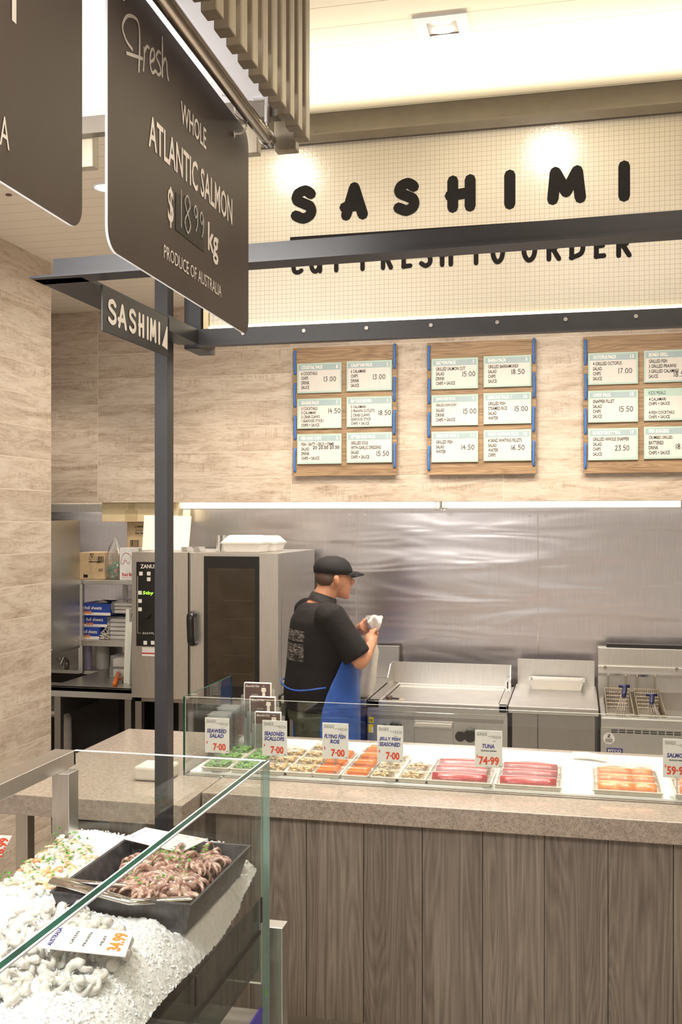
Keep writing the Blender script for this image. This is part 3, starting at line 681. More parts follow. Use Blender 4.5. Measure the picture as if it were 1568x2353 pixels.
# ------------------------------------------------------------------ menu boards on the tiled wall
YM = 6.115
CARDS = [
 [('COCKTAIL PACK', '1', ['6 COCKTAILS', 'CHIPS', 'DRINK', 'SAUCE'], '13.00', .60, .38), ('CALAMARI PACK', '2', ['6 CALAMARI', 'CHIPS', 'DRINK', 'SAUCE'], '13.00', .58, .38),
  ('SEASIDE PACK', '3', ['3 COCKTAILS', '3 CALAMARI', '2 CRAB CLAWS', '1 SEAFOOD STICK1', 'CHIPS + SAUCE'], '14.50', .70, .50), ('FAMOUS BONDI', '4', ['5 CALAMARI', '2 PRAWN CUTLETS', '2 CRAB CLAWS', 'SEAFOOD STICK', 'CHIPS + SAUCE'], '18.50', .70, .38),
  ('FISH AND CHIPS', '5', ['FISH - BATT \u2022 GRLD \u2022 CRMB', 'SALAD', 'DRINK', 'CHIPS + SAUCE'], '20 20.50 20.50', .36, .50), ('LEMON SOLE PACK', '6', ['GRILLED SOLE', 'WITH GARLIC DRESSING', 'SALAD', 'CHIPS + SAUCE'], '15.50', .66, .22)],
 [('SALMON PACK', '7', ['GRILLED SALMON CUT', 'SALAD', 'DRINK', 'CHIPS + SAUCE'], '15.00', .66, .40), ('BARRA PACK', '8', ['GRILLED BARRAMUNDI', 'SALAD', 'CHIPS', 'SAUCE'], '18.50', .58, .40),
  ('JOHN DORY PACK', '9', ['GRILLED JOHN DORY', 'SALAD', 'DRINK', 'CHIPS + SAUCE'], '15.00', .68, .38), ('HEALTHY PACK 1', '10', ['GRILLED FISH', 'STEAMED RICE', 'SALAD', 'WATER'], '15.00', .65, .40),
  ('HEALTHY PACK 2', '11', ['GRILLED FISH', 'SALAD', 'WATER'], '14.50', .64, .40), ('SAND WHITING PACK', '12', ['4 SAND WHITING FILLETS', 'SALAD', 'WATER', 'CHIPS'], '16.50', .58, .35)],
 [('OCTOPUS PACK', '13', ['4 GRILLED OCTOPUS', 'SALAD', 'CHIPS', 'SAUCE'], '17.00', .60, .34), ('BONDI GRILL', '14', ['GRILLED FISH', '3 GRILLED PRAWNS', '3 GRILLED CALAMARI', 'SAUCE'], '18.50', .58, .16),
  ('CHEFS\' PACK', '15', ['SNAPPER FILLET', 'SALAD', 'CHIPS', 'SAUCE'], '15.50', .62, .33), ('KIDS MEALS', '', ['4 CALAMARI', 'CHIPS + SAUCE', '', '4 FISH COCKTAILS', 'CHIPS + SAUCE'], '', .7, .4),
  ('BONDI FEAST MEAL', '17', ['GRILLED WHOLE SNAPPER', 'SALAD', 'CHIPS', 'SAUCE'], '23.50', .54, .30), ('FISH BURGERS', '', ['CRUMBED, GRILLED,', 'BATTERED', 'DRINK', 'CHIPS + SAUCE'], '18.50', .62, .30)]]
LB = ['oak menu board with blue cord lacing, packs 1 to 6, nearest the post', 'oak menu board with blue cord lacing, packs 7 to 12, middle of the wall', 'oak menu board with blue cord lacing starting at OCTOPUS PACK, cut by the right edge']
for bi, (x0, x1) in enumerate([(-1.718, -1.062), (-.878, -.228), (.04, .69)]):
    z0, z1 = 2.178, 2.976; W = x1 - x0; H = z1 - z0
    t = thing('menu_board', LB[bi], 'menu board', (x0 + W / 2, YM, z0), 'laced oak menu boards')
    bb = build('backboard', G().box(x0, x1, YM, YM + .018, z0, z1), 'woodboard', t, bevel=.002)
    build('batten', G().box(x0 + .03, x1 - .03, YM + .018, YM + .035, z0 + .1, z0 + .15), 'woodboard', t)
    for sx in (x0 + .014, x1 - .014):
        for k in range(4):
            zc = z0 + H * (.885 - k * .253) + (.02 if sx > x0 + .1 else 0)
            dx = random.uniform(-.004, .004)
            build('cord', G().tube(SL([(sx, YM + .004, zc + .07), (sx, YM - .008, zc + .062), (sx + dx, YM - .012, zc), (sx + dx * .5, YM - .008, zc - .062), (sx, YM + .004, zc - .07)], 4), .0078, 8), 'cord', t, True)
    for ci, (tt, num, lines, pr, px_, pz_) in enumerate(CARDS[bi]):
        cx0 = x0 + W * (.045 if ci % 2 == 0 else .525); cw = W * .43; chh = H * .231
        cz1 = z1 - H * (.125 + (ci // 2) * .275) + .012 * (ci % 2) * .3; cz0 = cz1 - chh
        yf = YM - .012
        g = G().box(cx0, cx0 + cw, yf, YM - .002, cz0, cz1, 0)
        bd = .010
        g.box(cx0 + bd, cx0 + cw - bd, yf - .0006, yf, cz0 + bd * (0 if ci in (2, 3) and False else 1), cz1 - bd, 1)
        kid = tt == 'KIDS MEALS'
        bz = cz1 - bd - chh * .185
        g.box(cx0 + bd, cx0 + cw - bd, yf - .001, yf - .0006, bz, cz1 - bd, 0 if kid else 2)
        cd = build('menu_card', g, ['card_mint', 'card_paper', 'card_band'], t)
        g = G(); yq = yf - .0015; tx = cx0 + .027
        text(g, tt, (tx, yq, bz + chh * .045), XA, ZA, min(natw(tt, .024, .56, .03), cw * .68), chh * .115, .03 if not kid else 0, 2 if kid else 0)
        if num: text(g, num, (cx0 + cw - .032 - (.012 if len(num) > 1 else 0), yq, bz + chh * .045), XA, ZA, .009 if len(num) < 2 else .02, chh * .115, .03, 0)
        lh = chh * .156 if len(lines) < 5 else chh * .138
        zc = bz - lh * .80 - .006
        for ln in lines:
            if ln: text(g, ln, (tx, yq, zc), XA, ZA, min(natw(ln, .0205, .60, .012), cw * .84), min(lh * .72, .0205), .012, 1)
            zc -= lh
        if pr:
            h_ = .028 if ' ' not in pr else .017; ww = .082 if ' ' not in pr else .17
            hand(g, pr, (cx0 + cw * px_, yq - .0002, cz0 + chh * pz_), XA, ZA, ww, h_, .0031, 1)
        build('lettering', g, ['ink_white', 'ink', 'ink'], cd)

# ------------------------------------------------------------------ kitchen: light gutter, bulkhead sprinkler
t = thing('light_gutter', 'long steel-framed strip light running under the tiled bulkhead', 'light', (-.5, 6.3, 1.97))
build('housing', G().box(-2.55, 2.2, 6.29, 6.33, 1.975, 2.03), 'steel', t)
build('diffuser', G().box(-2.53, .6, 6.278, 6.289, 1.982, 2.017), 'tubelight', t)
o = build('steel_gutter', G().box(-4.2, -2.6, 6.29, 6.36, 1.96, 2.03), 'steel'); tag(o, 'dull steel gutter under the bulkhead at the left above the sink panel', 'gutter')
p = on_y(1015, 1150, 6.24)
t = thing('sprinkler', 'caged steel sprinkler head hanging below the tiled bulkhead', 'sprinkler', (p.x, 6.2, 2.0))
g = G()
for k in range(8):
    a = k * PI / 4; g.tube([(p.x + .036 * math.cos(a), 6.2 + .036 * math.sin(a), 2.018), (p.x + .034 * math.cos(a), 6.2 + .034 * math.sin(a), 1.97), (p.x + .02 * math.cos(a), 6.2 + .02 * math.sin(a), 1.965)], .0016, 5)
build('cage', g, 'chrome', t); build('head', G().cyl((p.x, 6.2), .01, 1.98, 2.02, 12).cyl((p.x, 6.2), .018, 1.975, 1.98, 12), 'chrome', t)

# ------------------------------------------------------------------ combi oven
OY = 5.57; x0, x1 = -2.553, -1.653; z0, z1 = .86, 1.716
ov = thing('combi_oven', 'large stainless combi oven with dark glass door and black control panel', 'oven', (-2.1, 6.0, .86))
build('cabinet', G().box(x0, -2.19, OY, 6.40, z0, z1).box(-2.19, x1, OY + .07, 6.40, z0, z1), 'steel', ov, bevel=.003)
dr = build('door', G().box(-2.185, x1, OY - .002, OY + .06, z0 + .02, z1 - .003).box(-2.10, -1.765, OY - .006, OY + .0, z0 + .025, z1 - .02, 1).box(-2.075, -1.79, OY - .0063, OY - .006, z0 + .09, z1 - .09, 2), ['steel', 'black', 'oven_inside'], ov, bevel=.002)
build('window', G().box(-2.075, -1.79, OY - .009, OY - .007, z0 + .09, z1 - .09), 'glass_oven', dr)
g = G()
for k in range(5): g.box(-1.98, -1.80, OY - .0068, OY - .0062, z0 + .16 + k * .105, z0 + .163 + k * .105)
build('rack_line', g, 'steel', dr)
g = G().tube(SL([(-2.165, OY - .002, 1.36), (-2.165, OY - .05, 1.355), (-2.163, OY - .055, 1.28), (-2.16, OY - .05, 1.20), (-2.16, OY - .002, 1.19)], 5), .022, 10, flat=.7)
build('door_handle', g, 'black', dr, True)
build('hinge_gap', G().box(-2.20, -2.192, OY - .0015, OY + .01, z0 + .02, z1), 'blackmat', ov)
cpx = [on_y(u, v, OY).x for u, v in ((314, 1300), (362, 1300))]
cp = build('control_panel', G().box(cpx[0], cpx[1] + .05, OY - .006, OY + .001, on_y(315, 1484, OY).z, on_y(315, 1291, OY).z), 'black', ov, bevel=.002)
def icons(g, lst, Y, s=9):
    for u, v in lst:
        a = on_y(u, v, Y); h_ = s * .0025 / 2 * .98; g.box(a.x - h_, a.x + h_, Y - .001, Y, a.z - h_, a.z + h_)
g = G(); icons(g, [(324, 1318), (342, 1318), (342, 1331), (322, 1362), (322, 1381), (322, 1400), (334, 1477), (351, 1477)], OY - .0065)
build('button', g, 'paper', cp)
g = G(); a = on_y(323, 1306, OY - .008); text(g, 'ZANUSSI', a, XA, ZA, .118, .024, .02); a = on_y(328, 1457, OY - .008); text(g, 'EASYPLUS', a, XA, ZA, .1, .011, 0, 0, .2)
a = on_y(316, 1455, OY - .008); g.box(a.x, a.x + .0015, OY - .0075, OY - .0065, a.z, a.z + .335); g.box(a.x, a.x + .02, OY - .0075, OY - .0065, a.z, a.z + .0015)
build('panel_lettering', g, 'ink_white', cp)
g = G(); a = on_y(328, 1368, OY - .008); text(g, '5tby', a, XA, ZA, .066, .024, .01, 0, .12); build('led_readout', g, 'lcd', cp)
a = on_y(341, 1413, OY); build('dial', G().tube([(a.x, OY - .004, a.z), (a.x, OY - .03, a.z)], [.021, .016], 18), 'black', cp, 'auto')
a = on_y(327, 1507, OY); g = G().box(a.x, a.x + .08, OY - .002, OY, a.z, a.z + .052); g.box(a.x, a.x + .08, OY - .0024, OY - .002, a.z + .012, a.z + .02, 1)
build('rating_sticker', g, ['paper', 'red_ink'], ov)
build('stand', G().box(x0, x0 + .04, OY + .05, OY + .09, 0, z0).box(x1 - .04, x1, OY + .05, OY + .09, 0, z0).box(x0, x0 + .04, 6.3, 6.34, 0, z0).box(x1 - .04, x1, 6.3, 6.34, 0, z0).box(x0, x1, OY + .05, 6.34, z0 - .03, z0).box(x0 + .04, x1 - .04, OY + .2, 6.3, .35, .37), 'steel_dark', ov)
build('drip_pipe', G().tube([(-2.30, OY + .3, .8), (-2.30, OY + .3, .45), (-2.24, OY + .3, .4), (-2.0, OY + .3, .4)], .02, 10), 'pipe', ov, True)

# low bench left of griddle with splashback
be = thing('prep_bench', 'stainless prep bench between the oven and the griddle', 'bench', (-1.4, 5.9, 0))
build('top', G().box(-1.64, -1.145, 5.58, 6.44, .86, .899), 'steel_h', be, bevel=.003)
build('splashback', G().box(-1.40, -1.10, 6.40, 6.44, .9, 1.10), 'steel', be)
build('cupboard', G().box(-1.35, -1.16, 5.64, 6.4, .1, .86), 'foil_blue', be)
for x in (-1.6, -1.37): build('leg', G().box(x, x + .04, 5.62, 5.66, 0, .86), 'steel_dark', be)
t = thing('milk_carton', 'white gable-top milk carton on an upturned steel tub beside the person', 'carton', (-1.5, 5.62, .955))
cx, cy, cz = -1.535, 5.68, .905
build('tub', G().cyl((cx, cy), .042, cz - .003, cz + .05, 18, 0, .05), 'steel', None, 'auto', origin=(cx, cy, cz)); o = bpy.context.scene.objects[-1] if False else None
for o in list(COL.objects):
    if o.name == 'tub': tag(o, 'small round steel tub under the milk carton on the prep bench', 'tub')
zc = cz + .051
build('body', G().box(cx - .038, cx + .038, cy - .03, cy + .03, zc, zc + .075).add([(cx - .038, cy - .03, zc + .075), (cx + .038, cy - .03, zc + .075), (cx + .038, cy + .03, zc + .075), (cx - .038, cy + .03, zc + .075), (cx - .005, cy, zc + .125), (cx + .045, cy, zc + .115)], [(0, 1, 5, 4), (2, 3, 4, 5), (1, 2, 5), (3, 0, 4)]), 'white_carton', t)
g = G(); g.tube(SL([(cx - .02, cy - .0305, zc + .03), (cx - .005, cy - .0305, zc + .04), (cx + .01, cy - .0305, zc + .032), (cx + .025, cy - .0305, zc + .04)]), .0012, 5); build('logo_line', g, 'ink_blue', t)

# ------------------------------------------------------------------ griddle
gx0, gx1, GY = -1.135, -.362, 5.57
gd = thing('griddle', 'stainless flat-top griddle with raised splashback and black knobs', 'griddle', (-.75, 5.9, 0))
build('body', G().box(gx0, gx1, GY + .02, 6.30, .12, .855), 'steel', gd, bevel=.002)
g = G().box(gx0, gx1, GY, GY + .04, .84, .90).box(gx0, gx0 + .07, GY, 6.28, .855, .90).box(gx1 - .05, gx1, GY, 6.28, .855, .90).box(gx0, gx1, 6.2, 6.28, .855, .90)
build('deck', g, 'steel_h', gd, bevel=.006)
build('cooking_plate', G().box(gx0 + .075, gx1 - .055, GY + .045, 6.195, .86, .888), M['steel_h'], gd, bevel=.003)
g = G().box(gx0 + .035, gx1 - .02, 6.215, 6.225, .895, 1.03).box(gx0 + .035, gx0 + .045, 6.0, 6.22, .895, .93)
g.prism([(6.02, .9), (6.22, .9), (6.22, 1.03), (6.12, 1.03), (6.02, .96)], 0, gx0 + .03, gx0 + .036)
g.prism([(6.1, .9), (6.22, .9), (6.22, 1.03), (6.16, 1.03)], 0, gx1 - .022, gx1 - .016)
build('splash_guard', g, 'steel', gd)
gp = build('control_panel', G().box(gx0, gx1, GY + .004, GY + .02, .60, .84), 'steel', gd)
build('vent_slot', G().box(gx0 + .02, gx1 - .02, GY + .002, GY + .004, .80, .822), 'steel_dark', gd)
dw = build('drawer', G().box(-.87, -.655, GY - .006, GY + .004, .67, .80), 'steel_h', gd, bevel=.002)
g = G().prism([(GY - .006, .792), (GY - .05, .780), (GY - .05, .772), (GY - .006, .776)], 0, -.865, -.66); build('drawer_handle', g, 'chrome', dw)
for x, z in ((-1.03, .745), (-.615, .725)):
    kb = build('knob', G().tube([(x, GY + .003, z), (x, GY - .02, z)], .028, 20).tube([(x + .055, GY + .003, z + .008), (x + .055, GY - .035, z + .008)], [.038, .034], 22), 'black', gd, 'auto')
    build('knob_pointer', G().box(x + .044, x + .066, GY - .042, GY - .034, z - .02, z + .04), 'black', kb, bevel=.004)
g = G().box(gx0 + .008, gx0 + .035, GY + .001, GY + .003, .775, .805).box(gx0 + .006, gx0 + .033, GY + .001, GY + .003, .72, .765, 0).box(gx0 + .025, gx0 + .033, GY + .0005, GY + .003, .72, .75, 1)
st = build('warning_sticker', g, ['yellow', 'paper'], gp); g = G(); text(g, 'CE', (gx0 + .012, GY, .782), XA, ZA, .018, .014, .03); build('sticker_print', g, 'ink', st)
g = G(); text(g, 'ZANUSSI', (gx0 + .02, GY + .002, .648), XA, ZA, .09, .016, .02); build('maker_badge', g, 'ink', gp)
build('rating_label', G().box(-.50, -.415, GY + .002, GY + .004, .69, .745).box(-.47, -.42, GY + .0015, GY + .002, .705, .712, 1), ['paper', 'red_ink'], gp)
build('hinge_bracket', G().box(gx1 - .045, gx1 - .012, 6.08, 6.2, .9, .96).box(gx1 - .035, gx1 - .028, 6.07, 6.08, .91, .95, 1), ['chrome', 'black'], gd)
t = thing('scraper', 'griddle scraper with a brown handle lying at the left of the hot plate', 'scraper', (-1.0, 5.66, .89))
build('handle', G().tube([(-1.045, 5.655, .904), (-1.01, 5.66, .904)], [.013, .012], 10), 'print_brown', t, True)
build('shaft', G().tube([(-1.012, 5.66, .900), (-.97, 5.665, .897)], .006, 8), 'black', t); build('blade', G().box(-.975, -.94, 5.655, 5.68, .889, .896), 'tape', t)

# neutral bench
nx0, nx1 = -.358, .118
nb = thing('neutral_bench', 'stainless landing bench between the griddle and the fryer', 'bench', (-.12, 5.9, 0))
build('top', G().box(nx0, nx1, GY, 6.34, .862, .90), 'steel_h', nb, bevel=.004)
build('splashback', G().prism([(6.34, .89), (6.34, 1.055), (6.32, 1.055), (6.315, .9)], 0, nx0 + .01, nx1 - .01), 'steel', nb)
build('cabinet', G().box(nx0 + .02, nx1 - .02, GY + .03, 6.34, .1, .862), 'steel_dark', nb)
build('door_edge', G().box(nx0 + .155, nx0 + .158, GY + .026, GY + .03, .12, .86), 'blackmat', nb)
t = thing('steel_food_pan', 'shallow rectangular steel food pan on the landing bench', 'pan', (-.14, 6.15, .9))
def pan(x0, x1, y0, y1, z0, z1, tp=.012, rim=.012, th=.003):
    o = [[(x0 + tp, y0 + tp, z0), (x1 - tp, y0 + tp, z0), (x1 - tp, y1 - tp, z0), (x0 + tp, y1 - tp, z0)], [(x0, y0, z1), (x1, y0, z1), (x1, y1, z1), (x0, y1, z1)],
         [(x0 - rim, y0 - rim, z1), (x1 + rim, y0 - rim, z1), (x1 + rim, y1 + rim, z1), (x0 - rim, y1 + rim, z1)], [(x0 - rim, y0 - rim, z1 + th), (x1 + rim, y0 - rim, z1 + th), (x1 + rim, y1 + rim, z1 + th), (x0 - rim, y1 + rim, z1 + th)],
         [(x0 + th, y0 + th, z1 + th), (x1 - th, y0 + th, z1 + th), (x1 - th, y1 - th, z1 + th), (x0 + th, y1 - th, z1 + th)], [(x0 + tp + th, y0 + tp + th, z0 + th), (x1 - tp - th, y0 + tp + th, z0 + th), (x1 - tp - th, y1 - tp - th, z0 + th), (x0 + tp + th, y1 - tp - th, z0 + th)]]
    return G().loft(o)
build('pan', pan(-.265, .04, 6.13, 6.28, .9005, .955), 'steel', t); build('foil_lining', G().box(-.25, .025, 6.145, 6.265, .945, .950), 'chrome', t)

# ------------------------------------------------------------------ fryer
fx0, fx1, FY = .128, 1.25, 5.60
fy = thing('deep_fryer', 'stainless double-tank deep fryer with tall flue back at the right', 'fryer', (.7, 5.9, 0))
build('cabinet', G().box(fx0, fx1, FY, 6.35, .1, .80), 'steel', fy, bevel=.002)
g = G().box(fx0, fx1, FY - .01, FY + .06, .80, .855).box(fx0, fx0 + .035, FY, 6.3, .80, .85).box(fx0 + .62, fx0 + .66, FY, 6.3, .80, .85)
build('deck', g, 'steel_h', fy, bevel=.006)
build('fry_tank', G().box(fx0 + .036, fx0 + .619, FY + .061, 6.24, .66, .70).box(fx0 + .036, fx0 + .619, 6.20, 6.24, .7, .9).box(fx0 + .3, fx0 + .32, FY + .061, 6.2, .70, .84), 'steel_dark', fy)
build('flue', G().box(fx0, fx1, 6.24, 6.34, .82, 1.04).box(fx0, fx1, 6.26, 6.36, 1.04, 1.145), 'steel', fy, bevel=.002)
build('flue_grate', G().box(fx0 + .05, fx1, 6.29, 6.35, 1.146, 1.165), 'black', fy)
build('basket_rail', G().box(fx0, fx1, 6.215, 6.235, .985, 1.0), 'chrome', fy)
build('vent_slots', G().box(fx0 + .0, fx0 + .001, FY - .001, FY, .78, .781).add([], []) if False else (lambda g: [g.box(fx0 + .055 + k * .04, fx0 + .088 + k * .04, FY - .002, FY, .775 + dz, .781 + dz) for k in range(14) for dz in (0, .011)] and g)(G()), 'blackmat', fy)
for u, v in ((1391, 1533), (1555, 1537)):
    a = on_y(u, v, 6.24); build('knob', G().tube([(a.x, 6.24, a.z), (a.x, 6.215, a.z)], .011, 14), 'chrome', fy, 'auto')
a = on_y(1400, 1697, FY - .003)
g = G().tube([(a.x, FY - .003, a.z), (a.x, FY, a.z)], .03, 24); sk = build('approval_sticker', g, 'paper', fy); g = G(); text(g, 'Z', (a.x - .010, FY - .004, a.z + .006), XA, ZA, .02, .016, .03)
for k in range(6): g.box(a.x - .02 + abs(k - 2.5) * .001, a.x + .02 - abs(k - 2.5) * .001, FY - .0036, FY - .003, a.z - .002 - k * .0036, a.z - .0008 - k * .0036)
build('sticker_print', g, 'ink', sk)
a = on_y(1395, 1732, FY - .004); pb = build('maker_badge', G().box(a.x, a.x + .082, FY - .005, FY, a.z, a.z + .032), 'badge_blue', fy, bevel=.002); g = G(); text(g, 'PITCO', (a.x + .007, FY - .0056, a.z + .008), XA, ZA, .066, .017, .02); build('badge_print', g, 'ink_white', pb)
def basket(x0, x1, label, hz, hx):
    y0, y1, zb, zt = 5.68, 6.2, .745, .915; t = thing('fry_basket', label, 'fry basket', ((x0 + x1) / 2, 5.95, zb), 'fry baskets')
    g = G(); n = 12
    def wire(a, c, r=.0016): g.tube([a, c], r, 4)
    zf = .86
    for k in range(n + 1):
        x = x0 + (x1 - x0) * k / n
        wire((x, y0, zb), (x, y0, zf)); wire((x, y1, zb), (x, y1, zt)); wire((x, y0, zb), (x, y1, zb))
    for k in range(22):
        y = y0 + (y1 - y0) * k / 21; z = zf + (zt - zf) * k / 21
        wire((x0, y, zb), (x0, y, z)); wire((x1, y, zb), (x1, y, z)); wire((x0, y, zb), (x1, y, zb))
    for k in range(9):
        f = k / 8; z1_ = zb + (zf - zb) * f; z2_ = zb + (zt - zb) * f
        wire((x0, y0, z1_), (x1, y0, z1_)); wire((x0, y1, z2_), (x1, y1, z2_)); wire((x0, y0, z1_), (x0, y1, z2_)); wire((x1, y0, z1_), (x1, y1, z2_))
    build('wire_mesh', g, 'wire', t)
    build('rim', G().tube([(x0, y0, zf), (x1, y0, zf), (x1, y1, zt), (x0, y1, zt), (x0, y0, zf)], .004, 8), 'wire', t)
    xm = (x0 + x1) / 2
    for dx in (.0,):
        build('hanger_hook', G().tube([(x0 + .02, y1, zt), (x0 + .02, y1 + .008, .99), (x0 + .02, y1 + .03, 1.0)], .003, 6).tube([(x1 - .02, y1, zt), (x1 - .02, y1 + .008, .99), (x1 - .02, y1 + .03, 1.0)], .003, 6), 'wire', t)
    g = G()
    for dx in (-.02, -.007, .007, .02): g.tube([(xm + dx, y0 - .004, zf - .06), (xm + dx, y0 - .006, zf + .02), (hx + dx * .5, y0 + .12, hz - .03)], .0022, 5)
    build('handle_wires', g, 'wire', t)
    g = G().tube([(hx, y0 + .10, hz - .045), (hx + .008, y0 + .16, hz)], [.012, .014], 8).tube([(hx - .024, y0 + .165, hz + .006), (hx + .035, y0 + .165, hz + .008)], .009, 8)
    build('grip', g, 'handle_blue', t, True)
basket(.165, .305, 'wire fry basket nearer the landing bench, blue grip standing high', .978, .255)
basket(.33, .47, 'right-hand wire fry basket with its blue grip tipped lower', .935, .40)

# ------------------------------------------------------------------ sink bench, shelf, stock at left
sb = thing('sink_bench', 'stainless sink bench on square legs behind the tiled wall end', 'bench', (-3.2, 6.0, 0))
g = G().box(-4.15, -2.565, 5.60, 5.64, .84, .90).box(-3.1, -2.565, 5.60, 6.45, .875, .90).box(-4.15, -3.75, 5.60, 6.45, .875, .90).box(-3.75, -3.1, 5.6, 5.75, .875, .90).box(-3.75, -3.1, 6.25, 6.45, .875, .90)
build('top', g, 'steel', sb, bevel=.002)
build('sink_bowl', G().box(-3.75, -3.1, 5.75, 6.25, .70, .72).box(-3.755, -3.75, 5.75, 6.25, .7, .88).box(-3.1, -3.095, 5.75, 6.25, .7, .88), 'steel', sb)
build('splash_upstand', G().box(-4.15, -2.565, 6.45, 6.47, .9, 1.05), 'steel_dark', sb)
for x in (-2.62, -3.08, -3.9): build('leg', G().box(x, x + .04, 5.62, 5.66, 0, .84), 'steel_dark', sb)
for x in (-2.70, -2.9): build('leg', G().box(x, x + .035, 6.38, 6.42, 0, .84), 'steel_dark', sb)
t = thing('tap', 'chrome mixer tap at the sink under the steel panel', 'tap', (-3.45, 6.35, .9))
build('body', G().cyl((-3.36, 6.3), .016, .9, .96, 12).tube(SL([(-3.36, 6.3, .95), (-3.34, 6.22, .985), (-3.31, 6.12, .95)]), .012, 8), 'steel_dark', t, True)
build('lever', G().cyl((-3.41, 6.3), .02, .94, .975, 12), 'chrome', t)
pn = thing('splash_panel', 'tall stainless splash panel hanging beside the tiled wall end', 'panel', (-3.13, 5.8, 1.1))
build('sheet', G().prism([(5.6, 1.081), (6.04, 1.081), (6.04, 1.905), (5.6, 1.90)], 0, -3.14, -3.13), 'steel', pn)
build('fixing', G().tube([(-3.13, 5.99, 1.13), (-3.124, 5.99, 1.13)], .005, 8).tube([(-3.13, 5.68, 1.11), (-3.124, 5.68, 1.11)], .005, 8), 'chrome', pn)
sh = thing('wire_shelf_unit', 'two-tier stainless shelf unit standing on the sink bench', 'shelf', (-2.85, 6.2, .9))
build('shelf', G().box(-3.3, -2.56, 6.06, 6.44, 1.49, 1.517), 'steel', sh, bevel=.002)
build('shelf', G().box(-3.3, -2.56, 6.06, 6.44, 1.09, 1.127), 'steel', sh, bevel=.002)
for x, y in ((-3.155, 6.07), (-2.99, 6.38), (-2.58, 6.38)): build('post', G().box(x, x + .028, y, y + .028, .91, 1.49), 'steel', sh)
for x, y in ((-3.155, 6.07), (-2.99, 6.38)): build('foot', G().cyl((x + .014, y + .014), .012, .90, .912, 10), 'black', sh)
def box3(name, label, cat, u0, u1, v0, v1, Y, D, mat, floor_z=None, group=None):
    a = on_y(u0, v1, Y); c = on_y(u1, v0, Y); z = floor_z if floor_z is not None else a.z
    t = thing(name, label, cat, ((a.x + c.x) / 2, Y + D / 2, z), group)
    b_ = build('body', G().box(a.x, c.x, Y, Y + D, z, c.z), mat, t, bevel=.003); return t, b_, a.x, c.x, z, c.z
t, bd, a, c, z, zt = box3('sauce_carton', 'brown cardboard sauce carton with upside-down print on the top shelf', 'box', 176, 240, 1270, 1331, 6.14, .22, 'card_brown', 1.518)
g = G(); yq = 6.139
for s_, x_, z_, w_, h_, bo in (('kikkoman', a + .175, z + .12, -.085, -.016, .02), ('Sushi Soy Sauce', a + .17, z + .135, -.09, -.008, 0), ('12 x 1 litre', a + .17, z + .147, -.08, -.007, 0)): text(g, s_, (x_, yq, z_), XA, ZA, w_, h_, bo)
g.box(a + .05, a + .08, yq, 6.14, z + .01, z + .03); text(g, 'SOY', (c - .04, yq, z + .05), XA, ZA, .03, .02, .02)
for k in range(7): g.box(c - .045 + k * .006, c - .042 + k * .006, yq, 6.14, z + .11, z + .15)
g.tube([(a + .10, yq, z + .165), (a + .125, yq, z + .165), (a + .1125, yq, z + .145), (a + .10, yq, z + .165)], .0022, 4); build('print', g, 'ink', bd)
# clear bag with green sweets
a = on_y(230, 1331, 6.12)
t = thing('bag_of_sweets', 'clear knotted bag of green and pink wrapped sweets on the top shelf', 'bag', (a.x + .07, 6.2, 1.518))
cx = a.x + .072; cy = 6.2
def blob(c, r, top, seg=16, squash=.75, wob=.1, sd=0):
    rr = []; n = 9
    for i in range(n):
        f = i / (n - 1); z = c[2] + (top) * f
        q = r * (math.sin(min(1, f / .35) * PI / 2) * .35 + .65 if f < .35 else max(.05, 1 - (f - .35) / .65 * 1.02) ** .8)
        rr.append([(c[0] + q * math.cos(k * 2 * PI / seg) * (1 + wob * noise.noise(Vector((k * 1.3, f * 5, sd)))), c[1] + q * squash * math.sin(k * 2 * PI / seg) * (1 + wob * noise.noise(Vector((k * 1.7, f * 4, sd + 3)))), z) for k in range(seg)])
    return G().loft(rr)
build('bag_film', blob((cx, cy, 1.519), .088, .28, wob=.35), 'bag', t, True)
g = G(); random.seed(3)
for k in range(60):
    q = random.uniform(0, .072); an = random.uniform(0, 2 * PI); z_ = 1.53 + random.uniform(0, .10); q *= 1 - (z_ - 1.53) * 2.5
    x_, y_ = cx + q * math.cos(an), cy + q * .7 * math.sin(an)
    g.box(x_ - .011, x_ + .011, y_ - .006, y_ + .006, z_ - .005, z_ + .005, 0 if random.random() < .7 else 1)
build('sweets', g, ['green_sweet', 'pink'], t)['kind'] = 'stuff'
t, bd, a, c, z, zt = box3('drink_carton', 'white drink carton with a red bull outline and RED BULL lettering', 'box', 275, 318, 1259, 1331, 6.10, .14, 'white_carton', 1.518)
g = G(); yq = 6.0985
g.tube(SL([(a + .008, yq, z + .105), (a + .012, yq, z + .125), (a + .022, yq, z + .16), (a + .04, yq, z + .175), (a + .06, yq, z + .172), (a + .075, yq, z + .16), (a + .085, yq, z + .14)]), .0011, 4)
g.tube(SL([(a + .012, yq, z + .105), (a + .03, yq, z + .11), (a + .035, yq, z + .13), (a + .05, yq, z + .12), (a + .06, yq, z + .105), (a + .07, yq, z + .12)]), .0011, 4)
text(g, 'Red Bull', (a + .018, yq, z + .025), XA, ZA, .085, .022, .02); text(g, 'ENERGY DRINK', (a + .018, yq, z + .012), XA, ZA, .08, .006); build('print', g, 'red_ink', bd)
t, bd, a, c, z, zt = box3('soy_carton', 'upright brown carton printed Soy with a barcode, under the pale box', 'box', 292, 372, 1199, 1331, 6.26, .18, 'card_brown', 1.518)
g = G(); yq = 6.2585; text(g, 'Soy Sauce', (a + .06, yq, zt - .085), XA, ZA, .085, .017, .025); text(g, 'SUSHI &', (a + .06, yq, zt - .06), XA, ZA, .05, .009); text(g, 'KIKKOMAN', (a + .078, yq, zt - .038), XA, ZA, .09, .012, .03)
